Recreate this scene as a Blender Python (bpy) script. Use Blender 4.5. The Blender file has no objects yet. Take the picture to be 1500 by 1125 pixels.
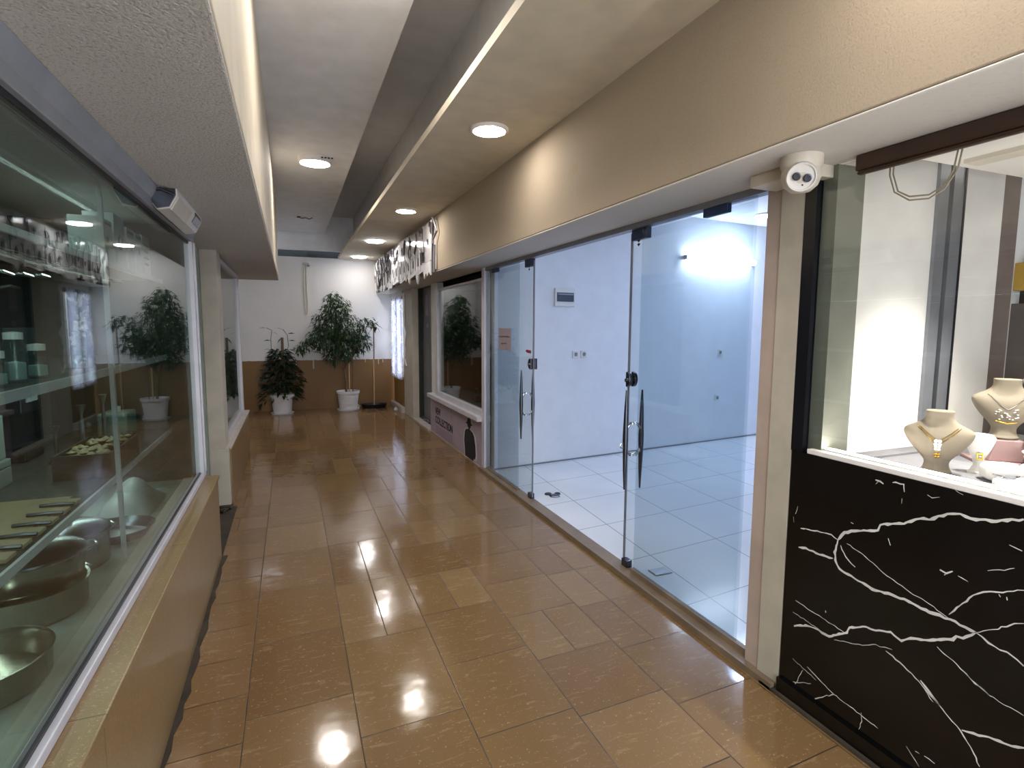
import bpy, bmesh, math, random
from mathutils import Vector, Matrix
random.seed(7)
PI = math.pi
scene = bpy.context.scene
COL = scene.collection

# ------------------------------------------------------------------ materials
def lin(h):
    h = h.lstrip('#')
    v = [int(h[i:i + 2], 16) / 255 for i in (0, 2, 4)]
    return tuple(c / 12.92 if c <= .04045 else ((c + .055) / 1.055) ** 2.4 for c in v) + (1,)

class NT:
    """small node-tree helper"""
    def __init__(s, name):
        s.m = bpy.data.materials.new(name); s.m.use_nodes = True
        s.t = s.m.node_tree; s.t.nodes.clear()
        s.out = s.t.nodes.new('ShaderNodeOutputMaterial')
    def n(s, typ, **kw):
        nd = s.t.nodes.new(typ)
        for k, v in kw.items(): setattr(nd, k, v)
        return nd
    def put(s, sock, v):
        if isinstance(v, bpy.types.NodeSocket): s.t.links.new(v, sock)
        elif v is not None: sock.default_value = v
    def math(s, op, a, b=None, c=None):
        nd = s.n('ShaderNodeMath', operation=op)
        for i, v in enumerate((a, b, c)):
            if v is not None: s.put(nd.inputs[i], v)
        return nd.outputs[0]
    def xyz(s):
        g = s.n('ShaderNodeNewGeometry'); sp = s.n('ShaderNodeSeparateXYZ')
        s.t.links.new(g.outputs['Position'], sp.inputs[0]); return g.outputs['Position'], sp.outputs
    def comb(s, x, y, z=0.0):
        nd = s.n('ShaderNodeCombineXYZ')
        for i, v in enumerate((x, y, z)): s.put(nd.inputs[i], v)
        return nd.outputs[0]
    def noise(s, vec, scale, detail=3, rough=.55, dist=0):
        nd = s.n('ShaderNodeTexNoise'); s.put(nd.inputs['Vector'], vec)
        nd.inputs['Scale'].default_value = scale; nd.inputs['Detail'].default_value = detail
        nd.inputs['Roughness'].default_value = rough; nd.inputs['Distortion'].default_value = dist
        return nd.outputs['Fac']
    def white(s, vec):
        nd = s.n('ShaderNodeTexWhiteNoise'); s.put(nd.inputs['Vector'], vec); return nd.outputs['Value']
    def ramp(s, fac, stops):
        nd = s.n('ShaderNodeValToRGB'); s.put(nd.inputs[0], fac); e = nd.color_ramp.elements
        while len(e) < len(stops): e.new(.5)
        for q, (p, c) in zip(e, stops): q.position = p; q.color = c
        return nd.outputs['Color']
    def mix(s, fac, a, b, blend='MIX'):
        nd = s.n('ShaderNodeMix', data_type='RGBA', blend_type=blend)
        s.put(nd.inputs[0], fac); s.put(nd.inputs[6], a); s.put(nd.inputs[7], b); return nd.outputs[2]
    def bump(s, h, strength, dist):
        nd = s.n('ShaderNodeBump'); s.put(nd.inputs['Height'], h)
        nd.inputs['Strength'].default_value = strength; nd.inputs['Distance'].default_value = dist
        return nd.outputs[0]
    def pbsdf(s, color, rough=.5, metal=0, normal=None, **kw):
        p = s.n('ShaderNodeBsdfPrincipled')
        s.put(p.inputs['Base Color'], color); s.put(p.inputs['Roughness'], rough); s.put(p.inputs['Metallic'], metal)
        if normal is not None: s.put(p.inputs['Normal'], normal)
        for k, v in kw.items(): s.put(p.inputs[k.replace('_', ' ')], v)
        return p.outputs[0]
    def done(s, sh):
        s.t.links.new(sh, s.out.inputs[0]); return s.m

def plain(name, hexc, rough=.5, metal=0, var=.06, vs=6, bump=0, bs=200, bd=.002, **kw):
    n = NT(name); pos, _ = n.xyz(); c = lin(hexc)
    f = n.noise(pos, vs, 4)
    lo = tuple(max(0, v * (1 - var * 2)) for v in c[:3]) + (1,); hi = tuple(min(1, v * (1 + var * 2)) for v in c[:3]) + (1,)
    col = n.ramp(f, [(.3, lo), (.7, hi)])
    nor = n.bump(n.noise(pos, bs, 3, .6), bump, bd) if bump else None
    return n.done(n.pbsdf(col, rough, metal, nor, **kw))

def emit(name, hexc, s):
    n = NT(name); e = n.n('ShaderNodeEmission'); e.inputs[0].default_value = lin(hexc); e.inputs[1].default_value = s
    return n.done(e.outputs[0])

def glass(name, tint='#f2fbf8', ior=1.5, edge=False):
    n = NT(name)
    t = n.n('ShaderNodeBsdfTransparent'); t.inputs[0].default_value = lin(tint)
    g = n.n('ShaderNodeBsdfGlossy'); g.inputs['Roughness'].default_value = 0.004
    ge = n.n('ShaderNodeNewGeometry'); dt = n.n('ShaderNodeVectorMath', operation='DOT_PRODUCT')
    n.t.links.new(ge.outputs['Incoming'], dt.inputs[0]); n.t.links.new(ge.outputs['Normal'], dt.inputs[1])
    r0 = ((ior - 1) / (ior + 1)) ** 2
    k = n.math('POWER', n.math('SUBTRACT', 1.0, n.math('MINIMUM', n.math('ABSOLUTE', dt.outputs['Value']), 1.0)), 5.0)
    fr = n.math('ADD', r0, n.math('MULTIPLY', k, 1 - r0))
    m = n.n('ShaderNodeMixShader')
    n.t.links.new(fr, m.inputs[0]); n.t.links.new(t.outputs[0], m.inputs[1]); n.t.links.new(g.outputs[0], m.inputs[2])
    return n.done(m.outputs[0])

def stone_floor():
    n = NT('stone_tiles'); pos, (x, y, z) = n.xyz()
    M = n.math
    u = M('DIVIDE', M('ADD', x, .21), .4); col = M('FLOOR', u); fu = M('FRACT', u)
    r1 = n.white(n.comb(col, 3.7))
    left = M('LESS_THAN', col, -.5)
    ln = M('ADD', M('MULTIPLY', r1, .34), .36)
    ln = M('ADD', M('MULTIPLY', left, .29), M('MULTIPLY', M('SUBTRACT', 1.0, left), ln))
    skew = M('MULTIPLY', x, -.05)
    v = M('ADD', M('DIVIDE', M('ADD', y, skew), ln), M('MULTIPLY', r1, 7.3)); row = M('FLOOR', v); fv = M('FRACT', v)
    # a second, narrower split inside some tiles
    rid = n.white(n.comb(col, row, 1.0)); split = M('GREATER_THAN', rid, .72)
    du = M('MULTIPLY', M('MINIMUM', fu, M('SUBTRACT', 1.0, fu)), .4)
    ds = M('ADD', M('MULTIPLY', M('ABSOLUTE', M('SUBTRACT', fu, .5)), .4), M('SUBTRACT', 1.0, split))
    dv = M('MULTIPLY', M('MINIMUM', fv, M('SUBTRACT', 1.0, fv)), ln)
    d = M('MINIMUM', M('MINIMUM', du, dv), ds)
    nz = n.noise(pos, 9, 3)
    wob = M('ADD', d, M('MULTIPLY', M('SUBTRACT', nz, .5), .0035))
    mr = n.n('ShaderNodeMapRange'); n.put(mr.inputs[0], wob); mr.inputs[1].default_value = .0008; mr.inputs[2].default_value = .0032
    joint = mr.outputs[0]
    half = M('MULTIPLY', split, M('GREATER_THAN', fu, .5))
    tid = n.white(n.comb(col, row, half))
    base = n.ramp(tid, [(0, lin('#7a5f3e')), (.4, lin('#836745')), (.8, lin('#8b6f4b')), (1, lin('#967b56'))])
    pink = n.mix(M('MULTIPLY', n.white(n.comb(row, col, 5.0)), .35), base, lin('#85664c'))
    big = n.noise(pos, 1.6, 4)
    c = n.mix(M('MULTIPLY', big, .5), pink, lin('#6b5233'))
    st = n.noise(n.comb(M('MULTIPLY', x, 5.0), M('MULTIPLY', y, 26.0), 0.0), 1.6, 5, .7, .8)
    c = n.mix(M('MULTIPLY', n.math('GREATER_THAN', st, .6), .16), c, lin('#c9b48e'))
    sp = n.noise(pos, 70, 2, .7); c = n.mix(M('MULTIPLY', M('GREATER_THAN', sp, .66), .45), c, lin('#c4ab84'))
    c = n.mix(joint, lin('#3a2c1b'), c)
    tilt = M('ADD', M('MULTIPLY', M('SUBTRACT', n.white(n.comb(col, row, half)), .5), M('MULTIPLY', fu, .006)),
             M('MULTIPLY', M('SUBTRACT', n.white(n.comb(row, col, 9.0)), .5), M('MULTIPLY', fv, .006)))
    h = M('ADD', M('ADD', M('MULTIPLY', n.noise(pos, 4.5, 2), .004), tilt), M('MULTIPLY', joint, .0012))
    h = M('ADD', h, M('MULTIPLY', n.noise(pos, 45, 2), .0001))
    nb = n.n('ShaderNodeBump'); n.put(nb.inputs['Height'], h); nb.inputs['Strength'].default_value = .5; nb.inputs['Distance'].default_value = 1
    ro = M('ADD', .05, M('MULTIPLY', n.noise(pos, 5, 4), .13)); ro = M('ADD', ro, M('MULTIPLY', M('SUBTRACT', 1.0, joint), .5))
    return n.done(n.pbsdf(c, ro, 0, nb.outputs[0], Specular_IOR_Level=.5))

def shop_floor():
    n = NT('white_floor_tiles'); pos, (x, y, z) = n.xyz(); M = n.math
    u = M('DIVIDE', M('SUBTRACT', M('SUBTRACT', x, M('MULTIPLY', y, .06)), 1.96), .6)
    v = M('DIVIDE', M('SUBTRACT', M('SUBTRACT', y, M('MULTIPLY', x, .12)), 2.634), .592)
    fu, fv = M('FRACT', u), M('FRACT', v)
    d = M('MULTIPLY', M('MINIMUM', M('MINIMUM', fu, M('SUBTRACT', 1.0, fu)), M('MINIMUM', fv, M('SUBTRACT', 1.0, fv))), .6)
    mr = n.n('ShaderNodeMapRange'); n.put(mr.inputs[0], d); mr.inputs[1].default_value = .0015; mr.inputs[2].default_value = .0045
    j = mr.outputs[0]
    c = n.mix(n.noise(pos, 1.3, 4), lin('#cfd2d6'), lin('#e9ebee'))
    c = n.mix(j, lin('#80868f'), c)
    nor = n.bump(n.noise(pos, 6, 2), .04, .01)
    return n.done(n.pbsdf(c, .16, 0, nor))

def dado_wall():
    n = NT('far_wall_paint'); pos, (x, y, z) = n.xyz(); M = n.math
    e = M('ADD', .885, M('MULTIPLY', M('SUBTRACT', n.noise(n.comb(x, 0.0, 0.0), 14, 4), .5), .03))
    up = M('GREATER_THAN', z, e)
    br = n.mix(n.noise(pos, 3, 5), lin('#6a4820'), lin('#83602f'))
    wh = n.mix(n.noise(pos, 2, 4), lin('#cfcfcf'), lin('#dedddd'))
    c = n.mix(up, br, wh)
    r = M('ADD', .5, M('MULTIPLY', up, .2))
    return n.done(n.pbsdf(c, r, 0, n.bump(n.noise(pos, 60, 3), .15, .004)))

def stucco(name, a, b, strength=.7, scale=170, speck=.35):
    n = NT(name); pos, _ = n.xyz(); M = n.math
    f = n.noise(pos, scale, 3, .65); big = n.noise(pos, 1.7, 5)
    c = n.mix(big, lin(a), lin(b))
    c = n.mix(M('MULTIPLY', M('LESS_THAN', f, .42), speck), c, lin('#6f6a63'))
    stain = n.noise(pos, 3.3, 6, .7); c = n.mix(M('MULTIPLY', M('GREATER_THAN', stain, .66), .12), c, lin('#8b7758'))
    return n.done(n.pbsdf(c, .85, 0, n.bump(f, strength, .006)))

def granite_dado():
    n = NT('beige_stone_dado'); pos, (x, y, z) = n.xyz(); M = n.math
    c = n.mix(n.noise(pos, 3.2, 6, .7), lin('#75603f'), lin('#947c57'))
    sp = n.noise(pos, 120, 2, .7); c = n.mix(M('MULTIPLY', M('GREATER_THAN', sp, .62), .35), c, lin('#c4b084'))
    fj = M('FRACT', M('DIVIDE', M('SUBTRACT', y, .4), 1.15))
    c = n.mix(M('MULTIPLY', M('LESS_THAN', fj, .004), .8), c, lin('#4d3c22'))
    return n.done(n.pbsdf(c, .28, 0, n.bump(n.noise(pos, 25, 3), .08, .004)))

def lace():
    n = NT('white_lace'); pos, (x, y, z) = n.xyz(); M = n.math
    v = n.n('ShaderNodeTexVoronoi'); n.put(v.inputs['Vector'], n.comb(M('MULTIPLY', y, 1.0), M('MULTIPLY', z, 1.0), 0.0)); v.inputs['Scale'].default_value = 14
    w = n.n('ShaderNodeTexVoronoi'); n.put(w.inputs['Vector'], n.comb(y, z, 3.0)); w.inputs['Scale'].default_value = 5
    hole = M('MULTIPLY', M('GREATER_THAN', v.outputs['Distance'], .42), M('LESS_THAN', w.outputs['Distance'], .55))
    d = n.n('ShaderNodeBsdfDiffuse'); d.inputs[0].default_value = lin('#e6e6ee')
    t = n.n('ShaderNodeBsdfTranslucent'); t.inputs[0].default_value = lin('#e2e4f2')
    tr = n.n('ShaderNodeBsdfTransparent')
    a = n.n('ShaderNodeMixShader'); a.inputs[0].default_value = .6
    n.t.links.new(d.outputs[0], a.inputs[1]); n.t.links.new(t.outputs[0], a.inputs[2])
    b = n.n('ShaderNodeMixShader'); n.put(b.inputs[0], M('MULTIPLY', hole, .75))
    n.t.links.new(a.outputs[0], b.inputs[1]); n.t.links.new(tr.outputs[0], b.inputs[2])
    return n.done(b.outputs[0])

def woodm(name, a, b, rough=.45):
    n = NT(name); pos, (x, y, z) = n.xyz(); M = n.math
    w = n.noise(n.comb(M('MULTIPLY', x, 30.0), M('MULTIPLY', y, 30.0), M('MULTIPLY', z, 2.0)), 1, 5, .6, .6)
    return n.done(n.pbsdf(n.mix(w, lin(a), lin(b)), rough))

def leafm(name, a, b):
    n = NT(name); pos, _ = n.xyz()
    c = n.mix(n.noise(pos, 9, 2), lin(a), lin(b))
    return n.done(n.pbsdf(c, .38, 0))

MT = dict(
    floor=stone_floor(), shopfloor=shop_floor(), far=dado_wall(), dado=granite_dado(), lace=lace(),
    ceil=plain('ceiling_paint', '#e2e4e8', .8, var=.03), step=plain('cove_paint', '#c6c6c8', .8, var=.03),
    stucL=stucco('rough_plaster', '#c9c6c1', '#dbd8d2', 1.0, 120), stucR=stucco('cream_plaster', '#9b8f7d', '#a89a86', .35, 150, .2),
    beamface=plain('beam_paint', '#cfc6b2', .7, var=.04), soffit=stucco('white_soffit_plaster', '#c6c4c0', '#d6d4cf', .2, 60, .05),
    white=plain('white_paint', '#d6d5d0', .6, var=.04), pier=plain('grey_cream_paint', '#b7b1a3', .6, var=.05),
    roomwall=plain('shop_wall_paint', '#e0e2e6', .7, var=.015), roomceil=plain('shop_ceiling_paint', '#dfe2e6', .8, var=.015),
    alu=plain('white_aluminium', '#c9c9d2', .35, .1, var=.04), greyrail=plain('dull_aluminium', '#8f949b', .45, .1, var=.06), lampfar=emit('far_lamp', '#e2ecff', 30), lampdim=emit('dim_lamp', '#fff5ec', 9), led=emit('led_strip', '#fff4ea', 48), grey=plain('grey_aluminium', '#85878e', .35, .4, var=.05),
    steel=plain('brushed_steel', '#a9adb2', .28, .95, var=.05), chrome=plain('chrome', '#c9cdd2', .12, 1, var=.02),
    darksteel=plain('dark_steel', '#4e525b', .25, .85, var=.05), pot_steel=plain('pot_steel', '#a9a79e', .2, .95, var=.06),
    black=plain('black_plastic', '#14151a', .4, var=.1), blacktrim=plain('black_trim', '#0d0e16', .3, var=.1),
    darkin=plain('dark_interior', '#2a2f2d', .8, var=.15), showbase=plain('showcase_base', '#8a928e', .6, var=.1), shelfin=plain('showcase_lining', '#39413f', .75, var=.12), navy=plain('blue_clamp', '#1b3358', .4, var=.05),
    glass=glass('clear_glass', '#f8fbfb'), glassL=glass('green_tinted_glass', '#dfeae6'), glassT=glass('blue_tinted_glass', '#f0f5f8'),
    marble=plain('black_marble', '#08080a', .22, var=.3, vs=3), vein=plain('white_vein', '#d8d6d4', .3, var=.1),
    brown=plain('brown_rail', '#3a281d', .45, var=.1), brownw=plain('brown_backing', '#6f625c', .7, var=.08),
    lamp=emit('lamp_diffuser', '#fff5ec', 60), lampcool=emit('cool_lamp', '#c6daff', 118), tube=emit('tube_glow', '#e2ecff', 26),
    lampbody=plain('lamp_body', '#dedbd6', .5, var=.02),
    leaf=leafm('ficus_leaf', '#14280f', '#2f5029'), leafdk=leafm('dark_leaf', '#0b180b', '#1a2f17'), bark=plain('bark', '#6b5746', .8, var=.15, vs=30),
    soil=plain('soil', '#2b2019', .95, var=.2, vs=30, bump=.6, bs=60, bd=.01), potw=plain('white_plastic_pot', '#d9d8dd', .45, var=.03),
    stick=plain('pale_stick', '#c9a877', .6, var=.1), cane=plain('brown_cane', '#6c4a36', .6, var=.1), litter=plain('grey_paper', '#b9b6b2', .7, var=.1),
    door=woodm('yellow_wood', '#6e5328', '#8d6c38'), paper=plain('grey_paper_notice', '#9a8f98', .7, var=.03), ink=plain('ink', '#1a1a22', .6),
    poster=plain('lilac_poster', '#a79bab', .45, var=.03), posterd=plain('lilac_block', '#988a9e', .45, var=.03), posterl=plain('pale_halo', '#c8c0c9', .45, var=.03),
    sign=plain('white_acrylic', '#d9d9dc', .12, var=.04), signd=plain('dark_edge', '#454142', .6, var=.1), bust=plain('beige_velvet', '#7f7363', .75, var=.05),
    bustw=plain('white_display', '#e8e4e0', .6, var=.03), pink=plain('pink_riser', '#9c7d7c', .6, var=.04), gold=plain('gold', '#e0b04a', .22, 1, var=.05),
    silver=plain('silver', '#e6e6ea', .15, 1, var=.02), diamond=plain('crystal', '#f4f4f6', .08, 0, var=.02), gcloth=plain('grey_cloth', '#6f6d72', .85, var=.08),
    yellow=plain('yellow_card', '#c39a3f', .6, var=.04), cable=plain('cream_cable', '#9a8c77', .5, var=.05), cream=plain('cream_plastic', '#cfc7b8', .45, var=.04),
    beigepost=plain('beige_post', '#b3a399', .5, var=.05), thresh=plain('grey_stone', '#7b6a57', .4, var=.12), greengrey=plain('grey_green_panel', '#77786d', .6, var=.06),
    greenw=plain('greenish_wall', '#8f9a8f', .6, var=.08, vs=3), card=plain('pale_carton', '#c4cbce', .6, var=.06), dkcard=plain('dark_print', '#3c454a', .6),
    ceramic=plain('white_ceramic', '#d9dcdc', .2, var=.03), wood=woodm('pale_wood', '#8d7d5e', '#a4936f'), basket=plain('dark_basket', '#221d1c', .6, var=.15),
    pebble=plain('pebbles', '#8f8055', .4, var=.3, vs=60), cloth=plain('pale_plastic_wrap', '#8b9092', .5, var=.12), red=plain('red_sticker', '#8c2f3d', .5),
    dirt=plain('dark_grout', '#3a3226', .9, var=.2), stepstone=plain('white_step_stone', '#b5aea6', .4, var=.06), shopdoor=plain('grey_shop_door', '#6b6e72', .5, var=.06),
    crystal=glass('glassware', '#e9f2f0', 1.45), blackcl=plain('black_cloth', '#15151a', .9, var=.2),
)

# ------------------------------------------------------------------ geometry helpers
def B(): return bmesh.new()
def setmi(bm, n0, mi):
    if mi:
        for f in list(bm.faces)[n0:]: f.material_index = mi
def box(bm, x0, x1, y0, y1, z0, z1, mi=0, rot=None):
    n0 = len(bm.faces)
    v = [bm.verts.new((x, y, z)) for z in (z0, z1) for y in (y0, y1) for x in (x0, x1)]
    for q in ((0, 2, 3, 1), (4, 5, 7, 6), (0, 1, 5, 4), (2, 6, 7, 3), (0, 4, 6, 2), (1, 3, 7, 5)):
        bm.faces.new([v[i] for i in q])
    setmi(bm, n0, mi)
    if rot is not None: bmesh.ops.transform(bm, matrix=rot, verts=v)
    return v
def prism(bm, pts, ax, a0, a1, mi=0):
    """polygon pts extruded along axis ax from a0 to a1; pts are the two other coordinates in order"""
    n0 = len(bm.faces)
    def mk(p, a):
        q = list(p); q.insert(ax, a); return bm.verts.new(q)
    A = [mk(p, a0) for p in pts]; C = [mk(p, a1) for p in pts]; n = len(pts)
    bm.faces.new(A); bm.faces.new(C[::-1])
    for i in range(n): bm.faces.new((A[i], C[i], C[(i + 1) % n], A[(i + 1) % n]))
    setmi(bm, n0, mi)
def lathe(bm, prof, c=(0, 0, 0), n=28, mi=0, sx=1, sy=1):
    n0 = len(bm.faces); rings = []
    for r, z in prof:
        if r < 1e-6: rings.append([bm.verts.new((c[0], c[1], c[2] + z))])
        else: rings.append([bm.verts.new((c[0] + sx * r * math.cos(2 * PI * k / n), c[1] + sy * r * math.sin(2 * PI * k / n), c[2] + z)) for k in range(n)])
    for a, b in zip(rings, rings[1:]):
        for k in range(n):
            k2 = (k + 1) % n
            if len(a) == 1 and len(b) == 1: continue
            if len(a) == 1: bm.faces.new((a[0], b[k2], b[k]))
            elif len(b) == 1: bm.faces.new((a[k], a[k2], b[0]))
            else: bm.faces.new((a[k], a[k2], b[k2], b[k]))
    setmi(bm, n0, mi)
def tube(bm, pts, r, n=8, mi=0):
    n0 = len(bm.faces); pts = [Vector(p) for p in pts]; rr = r if isinstance(r, (list, tuple)) else [r] * len(pts)
    rings = []; up = Vector((0.013, .021, 1))
    for i, p in enumerate(pts):
        d = (pts[min(i + 1, len(pts) - 1)] - pts[max(i - 1, 0)]).normalized()
        if abs(d.dot(up.normalized())) > .97: up = Vector((1, .03, .02))
        s = d.cross(up).normalized(); t = d.cross(s).normalized()
        rings.append([bm.verts.new(p + rr[i] * (math.cos(2 * PI * k / n) * s + math.sin(2 * PI * k / n) * t)) for k in range(n)])
    for a, b in zip(rings, rings[1:]):
        for k in range(n): bm.faces.new((a[k], a[(k + 1) % n], b[(k + 1) % n], b[k]))
    bm.faces.new(rings[0][::-1]); bm.faces.new(rings[-1]); setmi(bm, n0, mi)
def arc(c, r, a0, a1, n, ax):
    out = []
    for i in range(n + 1):
        a = a0 + (a1 - a0) * i / n; p = [r * math.cos(a), r * math.sin(a)]; p.insert(ax, 0); out.append(Vector(c) + Vector(p))
    return out

def obj(name, bm, mats, parent=None, smooth=False, bevel=0, label=None, loc=None, rz=0):
    bmesh.ops.recalc_face_normals(bm, faces=bm.faces)
    if smooth:
        for f in bm.faces: f.smooth = True
        for e in bm.edges:
            if len(e.link_faces) == 2 and e.calc_face_angle(0) > .7: e.smooth = False
    me = bpy.data.meshes.new(name); bm.to_mesh(me); bm.free()
    for m in (mats if isinstance(mats, (list, tuple)) else [mats]): me.materials.append(MT[m])
    o = bpy.data.objects.new(name, me); COL.objects.link(o)
    if parent: o.parent = parent
    if loc: o.location = loc
    o.rotation_euler.z = rz
    if bevel:
        b = o.modifiers.new('edge', 'BEVEL'); b.width = bevel; b.segments = 2; b.limit_method = 'ANGLE'
    if label: o['label'] = label
    return o
def tag(o, label, cat, group=None, kind=None):
    o['label'] = label; o['category'] = cat
    if group: o['group'] = group
    if kind: o['kind'] = kind
    return o
def thing(name, label, cat, loc=(0, 0, 0), rz=0, group=None, kind=None):
    o = bpy.data.objects.new(name, None); COL.objects.link(o); o.location = loc; o.rotation_euler.z = rz
    o.empty_display_size = .05
    return tag(o, label, cat, group, kind)
def struct(name, bm, mats, label, cat, parent=None, **kw):
    o = obj(name, bm, mats, parent, **kw)
    return tag(o, label, cat, None, 'structure') if parent is None else o
def dup(root, loc, label, rz=None, group=None):
    r = root.copy(); COL.objects.link(r); r.location = loc; r['label'] = label
    if rz is not None: r.rotation_euler.z = rz
    if group: r['group'] = group
    for ch in list(root.children):
        c = ch.copy(); COL.objects.link(c); c.parent = r
        for g in list(ch.children):
            d = g.copy(); COL.objects.link(d); d.parent = c
    return r

EXPOSURE = 0.45

# ------------------------------------------------------------------ camera
f_px = 810.0
yaw, pit, rol = (math.radians(a) for a in (21.8, 5.92, .26))
fw = Vector((math.sin(yaw) * math.cos(pit), math.cos(yaw) * math.cos(pit), -math.sin(pit)))
rt = Vector((math.cos(yaw), -math.sin(yaw), 0)); up = rt.cross(fw)
r2 = math.cos(rol) * rt + math.sin(rol) * up; u2 = -math.sin(rol) * rt + math.cos(rol) * up
cam = bpy.data.cameras.new('camera'); cam.sensor_width = 36; cam.lens = f_px / 1500 * 36; cam.clip_start = .02
co = bpy.data.objects.new('camera', cam); COL.objects.link(co)
co.matrix_world = Matrix(((r2.x, u2.x, -fw.x, 0), (r2.y, u2.y, -fw.y, 0), (r2.z, u2.z, -fw.z, 1.5), (0, 0, 0, 1)))
scene.camera = co

YB = -1.2      # back end of the passage behind the viewer
YF = 10.55     # far wall
# ------------------------------------------------------------------ setting: floor, ceiling, beams
bm = B(); box(bm, -2.4, 1.86, -2, YF + .3, -.1, 0); struct('floor', bm, 'floor', 'polished brown stone tile floor of the shopping passage', 'floor')
bm = B(); box(bm, 1.865, 7.2, 1.6, 6.2, -.1, .02); struct('floor_shop', bm, 'shopfloor', 'glossy white tile floor of the empty shop behind glass', 'floor')
bm = B()   # upper ceiling with sloped cove side, running to a recessed slot over the far wall
box(bm, -.3, .63, YB, YF - .05, 3.12, 3.2)
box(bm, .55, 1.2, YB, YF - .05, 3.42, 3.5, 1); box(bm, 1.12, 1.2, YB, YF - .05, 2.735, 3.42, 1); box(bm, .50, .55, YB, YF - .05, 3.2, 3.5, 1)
box(bm, -.3, 1.2, YF - .05, YF + .05, 2.82, 3.5)
struct('ceiling', bm, ['ceil', 'step'], 'raised grey white plaster ceiling strip above the passage', 'ceiling')
bm = B(); box(bm, .84, 1.5, YB, YF, 2.69, 2.735); box(bm, 1.12, 1.5, YB, YF, 2.735, 2.8)
struct('ceiling_step', bm, 'beamface', 'lowered ceiling strip with round lamps beside the cream beam', 'ceiling')
bm = B(); box(bm, 1.5, 2.0, YB, YF, 2.1, 3.0); box(bm, 1.502, 1.998, YB, YF, 2.09, 2.1, 1)
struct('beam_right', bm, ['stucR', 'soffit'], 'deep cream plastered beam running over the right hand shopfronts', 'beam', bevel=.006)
bm = B(); box(bm, -1.7, -.115, YB, 8.0, 2.1, 3.2); box(bm, -1.698, -.118, YB, 7.998, 2.09, 2.1, 1)
struct('beam_left', bm, ['beamface', 'stucL'], 'wide plastered beam with rough underside over the left showcases', 'beam', bevel=.005)
bm = B(); box(bm, -2.4, 2.4, YF, YF + .12, 0, 2.70)
for x, w, l in ((.37, .012, .15), (1.28, .006, .05), (1.52, .008, .09), (1.6, .007, .06), (.08, .006, .09)):
    box(bm, x - w, x + w, YF - .002, YF, .88 - l, .885, 1)
struct('wall_far', bm, ['far', 'pier'], 'end wall painted white above a brown dado', 'wall')
bm = B(); box(bm, -2.4, 1.2, YF + .12, YF + .2, 2.6, 2.95); box(bm, .33, .5, YF + .02, YF + .12, 2.705, 2.76)
struct('wall_far_recess', bm, 'dkcard', 'recessed slot between end wall and ceiling, its shade painted dark', 'wall')  # dark backing colour stands in for the shade inside the slot
bm = B(); box(bm, -2.5, -2.4, 7.1, YF + .1, 0, 3.2); box(bm, -2.4, -.56, 7.06, 7.18, 0, 2.09); box(bm, -2.4, -.3, 8.0, YF, 2.95, 3.1)
struct('wall_left_alcove', bm, 'white', 'white walls of the side recess at the end of the passage', 'wall')

# ------------------------------------------------------------------ left side: dado, showcase windows, piers
bm = B()
prism(bm, [(-.46, 0), (-.46, .525), (-.7, .525), (-.7, 0)], 1, YB, 3.9)
box(bm, -.72, -.452, YB, 3.92, .525, .545, 1)
struct('wall_left_dado', bm, ['dado', 'dado'], 'speckled beige stone wall under the near left showcase', 'wall', bevel=.004)
bm = B(); random.seed(17); ed = [(YB + i * (3.92 - YB) / 60, -.449 + random.uniform(0, .022)) for i in range(61)]
prism(bm, [(x, y) for y, x in ed] + [(-.475, 3.92), (-.475, YB)], 2, 0, .006); box(bm, -.6, -.46, 3.9, 5.0, 0, .008)
struct('baseboard_left', bm, 'dirt', 'dark dirty joint at the foot of the left stone wall', 'baseboard')
bm = B(); box(bm, -.72, -.49, 5.06, 7.16, 0, .485); box(bm, -.74, -.478, 5.02, 7.19, .485, .505, 1)
struct('wall_left_dado_far', bm, ['dado', 'stepstone'], 'stone wall and pale ledge under the second left showcase', 'wall', bevel=.003)
bm = B(); box(bm, -.64, -.5, 4.98, 5.06, .02, .50); box(bm, -.64, -.52, 4.98, 5.24, .5, 2.09)
struct('pillar_left', bm, 'pier', 'white painted pillar between the two left showcases', 'pillar', bevel=.004)
bm = B(); box(bm, -1.6, -.64, 5.0, 5.08, 0, 2.09); box(bm, -.66, -.64, 4.9, 5.0, 0, 2.09); box(bm, -1.7, -1.6, 3.9, 5.0, 0, 2.09)
box(bm, -1.6, -.585, 3.925, 3.99, 0, 2.09)
struct('wall_left_recess', bm, 'greenw', 'greenish wall of the narrow doorway recess beside the near showcase', 'wall')
bm = B(); tube(bm, [(-.58, 4.86, .02), (-.53, 4.94, .015), (-.5, 4.9, .02), (-.49, 4.98, .03)], .008); tube(bm, [(-.6, 4.9, .02), (-.54, 4.82, .02), (-.52, 4.9, .02)], .012)
box(bm, -.6, -.5, 4.93, 4.975, 0, .03)
tag(obj('debris', bm, 'dirt'), 'bits of dark rubble and wire at the foot of the left pillar', 'debris', None, 'stuff')

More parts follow.
